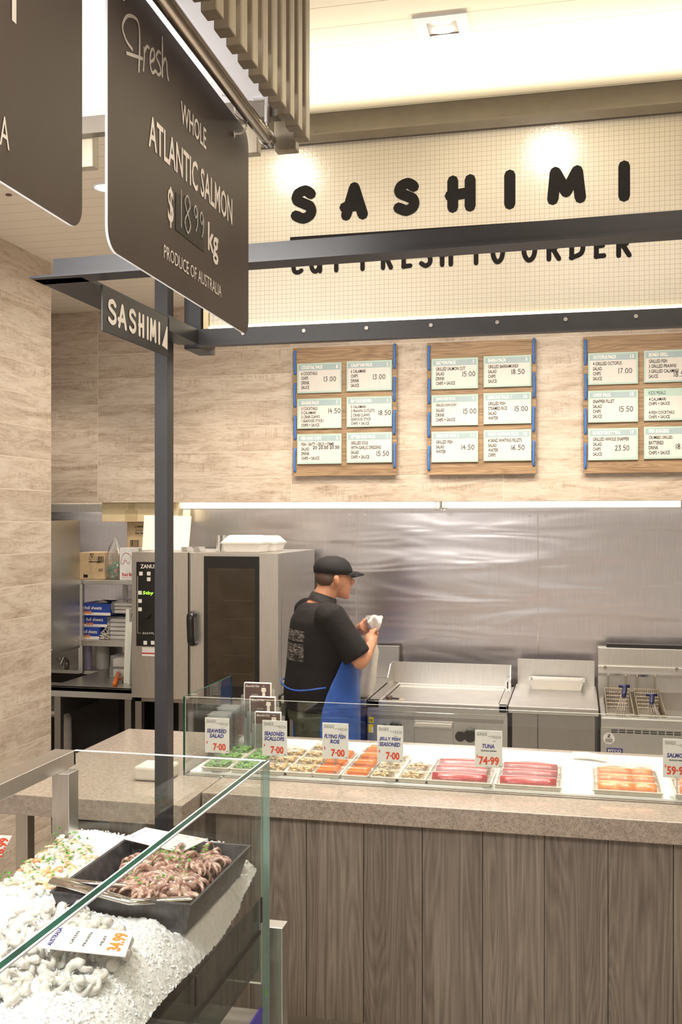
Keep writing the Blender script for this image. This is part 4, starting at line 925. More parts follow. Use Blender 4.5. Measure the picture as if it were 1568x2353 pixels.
for k in range(14): g.box(a + .025 + k * .0045, a + .025 + k * .0045 + random.choice((.001, .0025)), yq, 6.26, zt - .16, zt - .125)
g.tube([(a + .066 + .009 * math.cos(q * PI / 3), yq, zt - .032 + .009 * math.sin(q * PI / 3)) for q in range(7)], .001, 4)
g.box(a + .02, a + .09, yq, 6.26, zt - .124, zt - .122).box(a + .02, a + .09, yq, 6.26, zt - .165, zt - .163); build('print', g, 'ink', bd)
t, bd, a, c, z, zt = box3('pale_carton', 'large pale taped carton pushed up under the tiled bulkhead', 'box', 234, 404, 1150, 1197, 6.20, .26, 'card_yellow', zt)
build('tape', G().box(a + .17, a + .255, 6.198, 6.2, z, z + .075).box(a + .19, a + .235, 6.1985, 6.2, z + .075, zt), 'tape', bd)
random.seed(5)
for k, (v0, v1, u0, u1, dy) in enumerate(((1383, 1409, 184, 254, .0), (1412, 1438, 184, 243, .02), (1441, 1468, 180, 228, .0))):
    nmz = ('topmost, its flap torn open', 'in the middle of its stack', 'at the bottom of its stack')[k]
    a = on_y(u0, v1, 6.12); c = on_y(u1, v0, 6.12); zf = 1.1275 + (2 - k) * .078
    t = thing('foil_box', 'blue foil sheets box on the lower shelf, ' + nmz, 'box', ((a.x + c.x) / 2, 6.2, zf), 'blue foil boxes on the lower shelf')
    bd = build('body', G().box(a.x, c.x, 6.12 + dy, 6.36, zf, zf + .0765), 'foil_blue', t, bevel=.001)
    g = G().box(a.x, c.x, 6.1185 + dy, 6.12 + dy, zf, zf + .018, 0); yq = 6.1175 + dy
    text(g, 'foil sheets', (a.x + .035, yq, zf + .038), XA, ZA, .12 if k < 2 else .1, .022, .02); text(g, '500', (a.x + .035, yq, zf + .008), XA, ZA, .05, .022, .03, 1)
    build('print', g, ['ink_white', 'ink_orange'], bd)
    if k == 0: build('torn_foil', G().add([(a.x + .1, 6.14, zf + .077), (a.x + .14, 6.16, zf + .10), (a.x + .19, 6.15, zf + .082), (c.x, 6.2, zf + .095), (c.x + .01, 6.25, zf + .08), (a.x + .12, 6.28, zf + .078)], [(0, 1, 2), (1, 3, 2), (1, 5, 3), (3, 5, 4), (0, 5, 1)]), 'chrome', t)
# bags of trays on the lower shelf
def bagged(label, u0, u1, v0, v1, Y, base, n, mat='foam'):
    a = on_y(u0, v1, Y); c = on_y(u1, v0, Y); t = thing('bag_of_containers', label, 'bag', ((a.x + c.x) / 2, Y + .08, base)); H_ = c.z - base
    g = G()
    for k in range(n): g.box(a.x + .012, c.x - .006, Y + .01 + random.uniform(0, .01), Y + .15, base + .002 + H_ * .93 * k / n, base + H_ * .93 * (k + .8) / n)
    build('containers', g, mat, t, bevel=.003)
    g = G().loft([[(x_ + random.uniform(-.006, .006), y_ + random.uniform(-.006, .006), z_) for x_, y_ in ((a.x, Y), ((a.x + c.x) / 2, Y - .004), (c.x, Y), (c.x + .003, Y + .16), (a.x, Y + .16))] for z_ in (base + .001, base + H_ * .4, base + H_ * .8, base + H_)])
    build('bag_film', g, 'bag', t)
bagged('clear bag of stacked pale trays, upper one on the lower shelf', 256, 305, 1384, 1418, 6.11, 1.30, 3)
bagged('clear bag of stacked pale trays lying directly on the lower shelf', 247, 303, 1418, 1470, 6.13, 1.1275, 5)
a = on_y(218, 1469, 6.12); g = G(); random.seed(9)
for k in range(110):
    fx = random.random(); z_ = 1.129 + random.random() * .11 * fx ** 1.2; x_ = a.x + fx * .085 + .01; y_ = 6.12 + random.uniform(0, .03)
    an = random.uniform(0, PI); g.tube([(x_ - .008 * math.cos(an), y_, z_ - .003 * math.sin(an)), (x_ + .008 * math.cos(an), y_ + .003, z_ + .004 * math.sin(an))], .003, 5)
o = build('shredded_packing', g, 'cream', origin=(a.x, 6.12, 1.128)); tag(o, 'loose heap of pale curled packing pieces beside the blue foil boxes', 'packing'); o['kind'] = 'stuff'
bagged('clear bag with a pale box standing on the bench under the shelf', 253, 300, 1508, 1562, 6.0, .901, 2)
a = on_y(203, 1537, 6.3); o = build('spray_can', G().cyl((a.x, 6.3), .024, .901, 1.075, 16), 'purple_can', smooth='auto', origin=(a.x, 6.3, .9)); tag(o, 'lilac can standing under the lower shelf behind its post', 'can')
a = on_y(236, 1537, 6.36); o = build('white_tub', G().cyl((a.x, 6.36), .045, .901, 1.06, 18, 0, .048), 'pipe', smooth='auto', origin=(a.x, 6.36, .9)); tag(o, 'off-white plastic tub in the shade under the lower shelf', 'tub')
t = thing('basting_handle', 'orange and yellow handled tool lying on the sink bench', 'tool', (-2.75, 5.8, .9))
a = on_z(263, 1572, .915); c = on_z(272, 1548, .925); build('grip', G().tube([a, c], [.013, .015], 10), 'sauce_red', t, True)
a = on_z(277, 1562, .917); o = build('steel_shaker', G().tube([a, a + Vector((.02, .09, 0))], .018, 14), 'steel', smooth='auto', origin=a); tag(o, 'small steel cylinder lying on the bench beside the orange handle', 'shaker')
for k, (u0, u1, vt) in enumerate(((284, 296, 1400), (293, 303, 1430))):
    a = on_z(u0, 1570 + k * 3, .9); c = on_z(u1, 1571, .9); e = on_y(u1 + 1, vt, a.y + .1)
    g = G().hexa([(a.x, a.y, .901), (c.x, a.y, .901), (c.x, a.y + .03, .901), (a.x, a.y + .03, .901)], [(e.x - .022, a.y + .1, e.z), (e.x, a.y + .1, e.z), (e.x, a.y + .13, e.z), (e.x - .022, a.y + .13, e.z)])
    o = build('leaning_board', g, 'cutting', origin=(a.x, a.y, .9)); tag(o, ('taller' if k == 0 else 'shorter') + ' narrow white board leaning on edge against the oven side', 'board')
# under bench plumbing and bin
t = thing('waste_pipe', 'white bent waste pipe under the sink bench', 'pipe', (-3.0, 6.0, .3))
a = on_y(143, 1650, 6.0)
build('pipe', G().tube(SL([(a.x - .25, 6.05, .66), (a.x - .1, 6.05, .655), (a.x - .0, 6.03, .64), (a.x + .03, 6.0, .56), (a.x + .03, 6.0, .36)], 6), .034, 14), 'pipe', t, True)
build('coupling', G().cyl((a.x + .03, 6.0), .045, .34, .42, 16), 'pipe', t, 'auto')
o = build('floor_box', G().box(-3.2, -2.86, 5.9, 6.2, 0, .30), 'rubber', bevel=.01); tag(o, 'dark low box on the floor under the sink bench', 'box')
t = thing('boiler', 'dark cylindrical water unit with a pale label under the bench', 'appliance', (-2.95, 6.25, 0))
build('tank', G().cyl((-2.86, 6.28), .1, .1, .74, 20), 'blackmat', t, 'auto'); build('label', G().box(-2.90, -2.85, 6.172, 6.18, .40, .50), 'pipe', t)
o = build('red_bucket', G().cyl((-2.0, 6.0), .10, .55, .72, 18, 0, .12), 'red_ink', smooth='auto', origin=(-2.0, 6.0, .55)); tag(o, 'dark red tub on the rack under the oven, just right of the post', 'tub')
build_rack = build('under_rack', G().box(-2.48, -1.70, 5.72, 6.28, .52, .55), 'steel_dark', ov)

# on top of the oven
t = thing('large_cutting_board', 'big white cutting board standing on the oven behind the post', 'cutting board', (-2.4, 6.0, 1.716))
a = on_y(326, 1268, 5.9); c = on_y(430, 1268, 5.9); e = on_y(331, 1184, 6.0); f = on_y(437, 1186, 6.0)
build('slab', G().hexa([(a.x, 5.9, 1.717), (c.x, 5.9, 1.717), (c.x, 5.93, 1.717), (a.x, 5.93, 1.717)], [(e.x, 6.0, e.z), (f.x, 6.0, f.z), (f.x, 6.03, f.z), (e.x, 6.03, e.z)]), 'cutting', t, bevel=.003)
for k, (u0, u1) in enumerate(((417, 428), (445, 457))):
    a = on_y(u0, 1268, 5.75); c = on_y(u1, 1257, 5.75); o = build('vent_block', G().prism([(a.x, 1.717), (c.x + .01, 1.717), (c.x, c.z), (a.x, c.z)], 1, 5.75, 5.85), 'steel', origin=(a.x, 5.75, 1.717)); tag(o, 'small steel vent block on the oven, ' + ('touching the cutting board' if k == 0 else 'clear of the cutting board'), 'oven fitting')
a = on_y(491, 1268, 5.8); c = on_y(516, 1230, 5.8)
for k in range(2):
    x_ = a.x + .016 + k * .032; o = build('steel_canister', G().cyl((x_, 5.85), .016, 1.717, c.z, 14), 'steel', smooth='auto', origin=(x_, 5.85, 1.717)); tag(o, 'slim steel canister on the oven, ' + ('farther from' if k == 0 else 'nearer') + ' the foam boxes', 'canister')
def clam(u0, u1, v0, v1, Y, label, nst):
    a = on_y(u0, v1, Y); c = on_y(u1, v0, Y); z = 1.717; t = thing('foam_box', label, 'takeaway box', ((a.x + c.x) / 2, Y + .1, z), 'foam boxes on the oven'); W = c.x - a.x; zt = c.z; D = .2; zm = z + (zt - z) * .55
    g = G()
    def ring(i, z_): return [(a.x + i, Y + i, z_), (c.x - i, Y + i, z_), (c.x - i, Y + D - i, z_), (a.x + i, Y + D - i, z_)]
    build('base', G().loft([ring(.018, z), ring(.004, zm - .004), ring(-.004, zm - .004), ring(-.004, zm)]), 'foam', t, bevel=.003)
    build('lid', G().loft([ring(-.004, zm + .001), ring(.0, zm + .006), ring(.03, zt - .004), ring(.04, zt)]), 'foam', t, bevel=.005)
clam(508, 600, 1230, 1268, 5.65, 'white foam takeaway boxes on the oven, the wider front one', 2)
clam(575, 637, 1231, 1268, 5.88, 'white foam takeaway box on the oven, behind the wider one', 2)

# ------------------------------------------------------------------ sushi counter
CY = 3.54
ct = thing('service_counter', 'long sushi counter with speckled stone top and grey oak board front', 'counter', (0, 3.8, 0))
build('stone_top', G().box(-1.345, 2.2, CY, 4.55, .825, .90), 'quartz', ct, bevel=.003)
x = -1.33; k = 0
edges = [on_y(u, 2100, 3.57).x for u in (705, 837, 972, 1111, 1252, 1400, 1549)]
pit = (edges[-1] - edges[0]) / 6; e0 = edges[0] - pit * 3
while e0 < 2.1:
    a_, c_ = max(e0, -1.30), e0 + pit - .002
    if c_ > -1.30: build('front_board', G().box(a_, c_, 3.57, 3.59, .10, .825), 'counter_wood', ct, bevel=.0015)
    e0 += pit
build('carcass', G().box(-1.29, 2.15, 3.595, 4.5, .1, .82), 'white', ct)
build('kickboard', G().box(-1.29, 2.15, 3.63, 4.45, 0, .10), 'steel_dark', ct)
rt = thing('side_counter', 'stone-topped side counter joining the main counter at the post', 'counter', (-1.9, 3.9, 0))
build('stone_top', G().box(-2.1, -1.349, 3.36, 4.55, .825, .90), 'quartz', rt, bevel=.003)
build('cupboard', G().box(-1.75, -1.36, 3.62, 4.5, .0, .82), 'counter_wood', rt)
build('leg', G().box(-2.08, -2.03, 3.5, 3.55, 0, .825), 'steel', rt); build('leg', G().box(-2.08, -2.03, 4.4, 4.45, 0, .825), 'steel', rt)
# white light tray
t = thing('white_display_tray', 'white glossy display tray carrying the sashimi packs', 'tray', (0, 4.1, .9))
a = on_y(640, 1701, 4.45)
build('tray', G().box(-1.49, 2.1, 3.79, 4.45, .9005, .912), 'white_gloss', t, bevel=.003)
# glass screen
GYF = 3.765; GZ = 1.208
def pane(name, g, parent, mats=('glass', 'glass_edge_light')): return build(name, g, mats, parent)
def glass_box(x0, x1, y0, y1, z0, z1, thin, edge=1, face=0):
    """pane whose two big faces are clear and whose four narrow faces are the cut edge"""
    g = G().box(x0, x1, y0, y1, z0, z1, edge)
    idx = {0: (0, 1), 1: (2, 3), 2: (4, 5)}[thin]
    for i in idx: g.m[i] = face
    return g
gs = thing('counter_glass_screen', 'low frameless glass screen around the sashimi tray', 'glass screen', (0, 3.8, .9))
build('front_pane', glass_box(-1.499, 2.1, GYF, GYF + .008, .9, GZ, 1), ['glass', 'glass_edge_light'], gs)
build('side_pane', glass_box(-1.507, -1.499, GYF, 4.33, .9, GZ, 0), ['glass', 'glass_edge'], gs)
o = build('folded_cloth', G().tube([on_z(1316, 1734, .93), on_z(1350, 1736, .93), on_z(1395, 1742, .93)], [.018, .022, .016], 12, flat=.6), 'cutting', smooth=True); o['_'] = 0
tag(o, 'rolled off-white cloth lying on the back edge of the white tray', 'cloth')

# food trays -----------------------------------------------------
def tray_pack(nmx, label, cat, group, w_, d_, h_, foodf, ridges=1):
    """pack at the local origin, built once then copied"""
    t = thing(nmx, label, cat, (0, 0, 0), group)
    g = G()
    def ring(ix, iy, z): return [(-w_ / 2 + ix, -d_ / 2 + iy, z), (w_ / 2 - ix, -d_ / 2 + iy, z), (w_ / 2 - ix, d_ / 2 - iy, z), (-w_ / 2 + ix, d_ / 2 - iy, z)]
    build('base', G().loft([ring(.008, .008, 0), ring(.003, .003, .013), ring(-.001, -.001, .014), ring(-.001, -.001, .018), ring(.005, .005, .018), ring(.012, .012, .006)]), 'cream', t, bevel=.0015)
    build('lid', G().loft([ring(.004, .004, .0185), ring(.004, .004, .0195), ring(.010, .010, .0205), ring(.016, .014, h_ - .003), ring(.022, .02, h_)], cap=True), 'lid', t, bevel=.002)
    foodf(t, w_, d_, h_); return t
def lumps(mat, n, lo, hi, name='filling'):
    def f(t, w_, d_, h_):
        g = G()
        for k in range(n):
            x_, y_ = random.uniform(-w_ / 2 + .02, w_ / 2 - .02), random.uniform(-d_ / 2 + .02, d_ / 2 - .02)
            r = random.uniform(lo, hi); g.ball((x_, y_, .010 + random.uniform(0, h_ * .4)), (r * random.uniform(.8, 1.5), r, r * .7), 7, 5)
        o = build(name, g, mat, t, True); o['kind'] = 'stuff'
    return f
def block(mat, name, hh=.6):
    def f(t, w_, d_, h_):
        g = G().loft([[(-w_ / 2 + .018 + i, -d_ / 2 + .018 + i, z), (w_ / 2 - .018 - i, -d_ / 2 + .018 + i, z), (w_ / 2 - .018 - i, d_ / 2 - .02 - i, z), (-w_ / 2 + .018 + i, d_ / 2 - .02 - i, z)] for i, z in ((0, .008), (0, h_ * hh), (.006, h_ * hh + .006))])
        build(name, g, mat, t, bevel=.002)
    return f
def fillets(mat, name, cuts):
    def f(t, w_, d_, h_):
        x_ = -w_ / 2 + .02
        for fr_ in cuts:
            ww = (w_ - .04) * fr_; g = G()
            rr = []
            for q in range(7):
                xx = x_ + ww * q / 6; b_ = .8 + .2 * math.sin(PI * q / 6)
                rr.append([(xx, math.cos(a_) * (d_ / 2 - .016) * b_ - .002, .012 + max(0, math.sin(a_)) * h_ * .62 * b_ + (0 if math.sin(a_) > 0 else -.002)) for a_ in [k * PI / 7 for k in range(8)] + [1.5 * PI]])
            g.loft(rr); build(name, g, mat, t, True); x_ += ww
    return f
random.seed(11)
kinds = {
 'seaweed': ('seaweed_salad_pack', 'seaweed salad packs', lumps('seaweed', 46, .006, .011), .115, .125, .042),
 'scallop': ('scallop_pack', 'seasoned scallop packs', lumps('scallop', 46, .006, .012), .115, .125, .040),
 'roe': ('roe_pack', 'flying fish roe packs', block('roe', 'roe'), .115, .12, .045),
 'jelly': ('jellyfish_pack', 'seasoned jellyfish packs', lumps('scallop', 34, .005, .010), .115, .12, .040),
 'tuna': ('tuna_pack', 'tuna sashimi packs', fillets('tuna', 'tuna_fillet', (1.0,)), .245, .115, .048),
 'salmon': ('salmon_pack', 'salmon sashimi packs', fillets('salmon', 'salmon_fillet', (.62, .38)), .245, .115, .048)}
TZ = .9125
ZN = {0: 'front', 1: 'second', 2: 'third', 3: 'rearmost'}
def put(kind, u, v, rows, where, dy=.127, first_y=None):
    p = on_z(u, v, TZ); n_, grp, ff, w_, d_, h_ = kinds[kind]
    if kind not in protos: protos[kind] = tray_pack(n_, '', 'food pack', grp, w_, d_, h_, ff); src = protos[kind]; new = True
    else: new = False
    nice = {'seaweed': 'pack of green seaweed', 'scallop': 'pack of brown scallops', 'roe': 'pack of orange fish roe', 'jelly': 'pack of tan jellyfish', 'tuna': 'long red tuna pack', 'salmon': 'long orange salmon pack'}[kind]
    for k in range(rows):
        o = protos[kind] if (new and k == 0) else copy_tree(protos[kind])
        y_ = max(GYF + .025, p.y - .0) + d_ / 2 + k * dy
        o.location = (p.x + random.uniform(-.002, .002), y_, TZ)
        o['label'] = '%s, %s, %s in its column' % (nice, where, ZN[k])
protos = {}
put('seaweed', 470, 1790, 3, 'far left beside the side glass')
put('seaweed', 545, 1790, 3, 'under the seaweed salad price card', .127)
put('scallop', 612, 1790, 3, 'left of the scallop price card stem')
put('scallop', 680, 1793, 4, 'right of the scallop price card stem')
put('roe', 741, 1795, 3, 'left of the roe price card stem')
put('roe', 816, 1796, 4, 'right of the roe price card stem')
put('jelly', 876, 1800, 3, 'below the jelly fish price card')
put('jelly', 945, 1803, 2, 'beside the left-hand tuna')
put('tuna', 1052, 1812, 3, 'left of the tuna price card stem', .108)
put('tuna', 1213, 1820, 3, 'right of the tuna price card stem', .108)
put('salmon', 1445, 1838, 3, 'left of the salmon price card', .108)
put('salmon', 1640, 1845, 3, 'at the right edge of the view', .108)

# price cards ----------------------------------------------------
def price_card(u0, u1, v0, v1, lines, sub, price, label):
    Y = 3.80 if u0 < 1500 else 3.80
    a = on_y(u0, v1, Y); c = on_y(u1, v0, Y); cx = (a.x + c.x) / 2; w_ = c.x - a.x; h_ = .138; z0 = c.z - h_
    t = thing('price_card', label, 'price card', (cx, Y, TZ), 'price cards on the sashimi tray')
    x0 = cx - w_ / 2; x1 = cx + w_ / 2
    cd = build('card', G().box(x0, x1, Y, Y + .002, z0, z0 + h_), 'paper', t, bevel=.0008)
    build('stem', G().box(cx - .004, cx + .004, Y + .002, Y + .006, TZ, z0 + .02).box(cx - .012, cx + .012, Y - .001, Y + .006, z0 - .008, z0 + .004), 'acrylic', t)
    build('foot', G().cyl((cx, Y + .006), .026, TZ, TZ + .003, 20), 'acrylic', t)
    g = G(); yq = Y - .0008
    text(g, 'SEASIDE', (x0 + w_ * .07, yq, z0 + h_ * .855), XA, ZA, w_ * .38, h_ * .085, -.012, 0)
    text(g, 'FRESH', (x0 + w_ * .63, yq, z0 + h_ * .785), XA, ZA, w_ * .31, h_ * .085, -.012, 0, 0, 1.3)
    strokes(g, [SL([(0, .5), (.25, .3), (.5, .6), (.75, .3), (1, .8)])], (x0 + w_ * .48, yq, z0 + h_ * .83), XA, ZA, w_ * .13, h_ * .03, .0008, 0)
    g.box(cx + w_ * .15, cx + w_ * .27, yq, yq + .0003, z0 + h_ * .715, z0 + h_ * .722, 0)
    zz = .57 if len(lines) == 2 else .52
    for ln in lines:
        ww = min(.80, .115 * len(ln)); text(g, ln, (cx - w_ * ww / 2 - w_ * .02, yq, z0 + h_ * zz), XA, ZA, w_ * ww, h_ * .115, .035, 1, .12); zz -= .14
    if sub: text(g, sub, (cx - w_ * .28, yq, z0 + h_ * .435), XA, ZA, w_ * .56, h_ * .035, .03, 0)
    text(g, '$', (x0 + w_ * .06, yq, z0 + h_ * .25), XA, ZA, w_ * .06, h_ * .085, .02, 2)
    if len(price) == 4: text(g, price.replace('.', '\u00b7'), (x0 + w_ * .34, yq, z0 + h_ * .07), XA, ZA, w_ * .52, h_ * .21, .035, 2)
    else: text(g, price.replace('.', '\u00b7'), (x0 + w_ * .14, yq, z0 + h_ * .07), XA, ZA, w_ * .74, h_ * .23, .035, 2)
    text(g, 'EA' if len(price) == 4 else 'KG', (x1 - w_ * .11, yq, z0 + h_ * .04), XA, ZA, w_ * .08, h_ * .03, .02, 0)
    build('lettering', g, ['ink', 'ink_blue', 'ink_red'], cd)
price_card(471, 527, 1651, 1728, ['SEAWEED', 'SALAD'], '', '7.00', 'white price card reading SEAWEED SALAD 7.00 in navy and orange')
price_card(603, 660, 1657, 1735, ['SEASONED', 'SCALLOPS'], '', '7.00', 'white price card reading SEASONED SCALLOPS 7.00 in navy and orange')
price_card(741, 801, 1663, 1743, ['FLYING FISH', 'ROE'], '', '7.00', 'white price card reading FLYING FISH ROE 7.00 in navy and orange')
price_card(867, 927, 1669, 1750, ['JELLY FISH', 'SEASONED'], '', '7.00', 'white price card reading JELLY FISH SEASONED 7.00 in navy and orange')
price_card(1092, 1155, 1680, 1760, ['TUNA'], 'SASHIMI', '74.99', 'white price card reading TUNA SASHIMI 74.99')
price_card(1524, 1590, 1700, 1784, ['SALMON'], 'SASHIMI', '59.99', 'white price card reading SALMON SASHIMI, cut by the right edge')

# leaflet holder, three tiers, and stacks of clear tubs
t = thing('leaflet_holder', 'three-tier clear acrylic leaflet holder standing on the tray', 'leaflet holder', (-1.2, 4.1, TZ))
a = on_z(616, 1712, TZ)
for k, (u0, u1, vt, vb, Yk) in enumerate(((562, 622, 1568, 1640, 4.27), (575, 632, 1600, 1670, 4.21), (587, 645, 1635, 1708, 4.15))):
    p = on_y(u0, vt, Yk); q = on_y(u1, vt + 2, Yk); ht = p.z - TZ
    tr = build('pocket', glass_box(p.x - .012, q.x + .012, Yk - .012, Yk - .010, TZ, TZ + ht * .72, 1).box(p.x - .012, q.x + .012, Yk + .022, Yk + .024, TZ, TZ + ht * .9, 1).box(p.x - .012, p.x - .010, Yk - .012, Yk + .024, TZ, TZ + ht * .8, 1).box(q.x + .010, q.x + .012, Yk - .012, Yk + .024, TZ, TZ + ht * .8, 1), ['acrylic', 'acrylic'], t)
    lf = thing('leaflet_stack', 'stack of brown leaflets titled Beautiful Fish, ' + ('rearmost and highest', 'middle', 'front and lowest')[k] + ' in the holder', 'leaflets', (p.x, Yk, TZ), 'leaflet stacks in the holder')
    st = build('leaflets', G().box(p.x, q.x, Yk - .006, Yk + .016, TZ + .004, p.z), 'paper', lf)
    W = q.x - p.x; build('cover', G().box(p.x + .004, q.x, Yk - .0075, Yk - .006, p.z - .155, p.z - .002), 'print_brown', lf)
    g = G(); text(g, 'Beautiful Fish', (p.x + .008, Yk - .0083, p.z - .018), XA, ZA, W * .5, .010, .0, 0, .35); text(g, 'Cook Serve', (p.x + W * .3, Yk - .0083, p.z - .053), XA, ZA, W * .25, .006, 0, 0, .3)
    fx = p.x + W * .76
    g.tube([(fx, Yk - .008, p.z - .012), (fx, Yk - .0085, p.z - .013)], .005, 8, 1); g.add([(fx - .012, Yk - .0083, p.z - .036), (fx + .012, Yk - .0083, p.z - .036), (fx + .009, Yk - .0083, p.z - .019), (fx - .009, Yk - .0083, p.z - .019)], [(0, 1, 2, 3)], 1)
    g.add([(fx - .007, Yk - .0083, p.z - .06), (fx + .007, Yk - .0083, p.z - .06), (fx + .006, Yk - .0083, p.z - .036), (fx - .006, Yk - .0083, p.z - .036)], [(0, 1, 2, 3)], 1)
    build('cover_print', g, ['ink_white', 'chefwhite'], lf)
for k, (u, Yk, n) in enumerate(((505, 4.05, 24), (527, 4.17, 25))):
    p = on_y(u, 1700, Yk); g = G()
    for j in range(n):
        z = TZ + .002 + j * .0075; g.loft([[(p.x + sx * (r), Yk + sy * r, zz) for sx, sy in ((-1, -1), (1, -1), (1, 1), (-1, 1))] for r, zz in ((.034, z), (.040, z + .004), (.044, z + .0045), (.044, z + .006), (.040, z + .006))], cap=True)
    o = build('stack_of_clear_tubs', g, 'acrylic', origin=(p.x, Yk, TZ)); tag(o, 'tall nested stack of clear plastic tubs, ' + ('the one farther left' if k == 0 else 'the one nearer the leaflet holder'), 'tubs', 'stacks of clear tubs')
o = build('white_box', G().box(-1.66, -1.52, 3.64, 3.76, .901, .955), 'cream', origin=(-1.7, 3.8, .9), bevel=.01); tag(o, 'pale box on the side counter behind the post', 'box')

# ------------------------------------------------------------------ the person
PX, PY = -1.345, 5.30
pr = thing('person', 'person in black cap and printed black shirt with blue apron, twisting a plastic bag', 'person', (PX, PY, 0))
pr.rotation_euler.z = R(33); pr['_o'] = (0, 0, 0)
def oring(c, rx, ry, n=18, tilt=0, ex=1.0):
    out = []
    for k in range(n):
        a = 2 * PI * k / n; x_ = rx * math.copysign(abs(math.cos(a)) ** ex, math.cos(a)); y_ = ry * math.copysign(abs(math.sin(a)) ** ex, math.sin(a))
        out.append((c[0] + x_ * math.cos(tilt), c[1] + y_, c[2] - x_ * math.sin(tilt)))
    return out
def remeshed(name, g, mat, parent, vox=.008, smooth_it=2):
    o = build(name, g, mat, None, fixn=True)
    md = o.modifiers.new('r', 'REMESH'); md.mode = 'VOXEL'; md.voxel_size = vox; md.use_smooth_shade = True
    if smooth_it: s = o.modifiers.new('s', 'SMOOTH'); s.iterations = smooth_it; s.factor = .5
    dg = bpy.context.evaluated_depsgraph_get(); dg.update()
    me = bpy.data.meshes.new_from_object(o.evaluated_get(dg)); o.modifiers.clear(); o.data = me
    me.polygons.foreach_set('use_smooth', [True] * len(me.polygons))
    o.parent = parent; return o
hd = Vector((.085, 0, 1.585))
g = G()
# head: skull, jaw, nose, ears, neck
g.ball((hd.x - .005, 0, hd.z + .015), (.097, .076, .098), 20, 14)
g.loft([oring((hd.x + .028, 0, hd.z + .02), .066, .062, 16, .2), oring((hd.x + .032, 0, hd.z - .03), .060, .056, 16, .2), oring((hd.x + .036, 0, hd.z - .07), .052, .044, 16, .25), oring((hd.x + .042, 0, hd.z - .102), .034, .028, 16, .3)])
g.tube([(hd.x + .088, 0, hd.z + .012), (hd.x + .104, 0, hd.z - .010), (hd.x + .112, 0, hd.z - .024)], [.008, .012, .013], 8)
g.ball((hd.x + .100, 0, hd.z - .031), (.012, .018, .008), 8, 6)
g.ball((hd.x + .086, 0, hd.z - .052), (.012, .024, .006), 8, 6); g.ball((hd.x + .084, 0, hd.z - .064), (.012, .021, .007), 8, 6)
g.ball((hd.x + .076, 0, hd.z - .092), (.018, .02, .016), 8, 6)
g.ball((hd.x + .080, 0, hd.z + .024), (.014, .048, .008), 8, 6)
for s_ in (-1, 1):
    g.loft([oring((hd.x - .008, s_ * .076, hd.z - .030), .009, .006, 8), oring((hd.x - .012, s_ * .083, hd.z - .012), .015, .009, 8), oring((hd.x - .016, s_ * .085, hd.z + .012), .018, .009, 8), oring((hd.x - .014, s_ * .080, hd.z + .03), .010, .006, 8)])
g.tube([(-.0, 0, 1.42), (.02, 0, 1.48), (.055, 0, 1.54), (.065, 0, 1.58)], [.085, .062, .058, .06], 16)
# trunk
g.loft([oring(c, rx, ry, 20) for c, rx, ry in (((0, 0, .86), .13, .17), ((.01, 0, 1.0), .15, .175), ((.01, 0, 1.15), .135, .17), ((0, 0, 1.3), .12, .18), ((-.005, 0, 1.40), .095, .17), ((0, 0, 1.455), .06, .10))])
ARM = {}
for s_, sh_, el_, wr_, hn_ in ((-1, (.0, -.195, 1.405), (.135, -.265, 1.175), (.255, -.115, 1.235), (.275, -.06, 1.265)), (1, (.0, .195, 1.405), (.15, .25, 1.19), (.26, .10, 1.285), (.28, .045, 1.315))):
    g.tube(SL([sh_, tuple((a + c) / 2 for a, c in zip(sh_, el_)), el_], 3), [.055, .053, .051, .049, .047, .045, .043], 12)
    g.ball(el_, .043, 12, 8)
    mid = tuple(a * .6 + c * .4 for a, c in zip(el_, wr_))
    g.tube([el_, mid, wr_], [.042, .041, .027], 12)
    ARM[s_] = (sh_, el_, wr_, hn_)
    d_ = (Vector(hn_) - Vector(wr_)).normalized(); w_ = Vector(wr_)
    side = Vector((0, 0, 1)); nrm = d_.cross(side).normalized() * s_   # palm normal, towards the bag
    g.tube([w_, w_ + d_ * .03, w_ + d_ * .075], [.026, .036, .036], 12, flat=1.0)
    base = w_ + d_ * .075
    for f_, (off, L_, r_) in enumerate(((.028, .072, .0095), (.009, .080, .010), (-.010, .074, .0095), (-.028, .058, .0085))):
        b0_ = base + side * off - d_ * .02
        pts = [b0_, b0_ + d_ * L_ * .45]
        pts.append(pts[-1] + (d_ * .5 - nrm * .85 * 1).normalized() * L_ * .35)
        pts.append(pts[-1] + (-d_ * .5 - nrm * .8).normalized() * L_ * .28)
        g.tube(pts, [r_ * 1.1, r_, r_ * .92, r_ * .8], 8)
    tb0 = w_ + d_ * .03 + side * .026
    g.tube([tb0, tb0 + side * .02 + d_ * .02 - nrm * .015, tb0 + side * .02 + d_ * .045 - nrm * .03], [.013, .011, .009], 8)
# legs
for s_ in (-1, 1):
    g.tube([(.0, s_ * .09, .92), (.01, s_ * .10, .5), (.0, s_ * .10, .48), (-.01, s_ * .10, .1)], [.09, .06, .058, .038], 14)
    g.loft([oring((.05, s_ * .10, 0.0), .125, .045, 14), oring((.05, s_ * .10, .04), .12, .045, 14), oring((.01, s_ * .10, .1), .06, .04, 14)])
remeshed('body', g, 'skin', pr, .0055, 2)
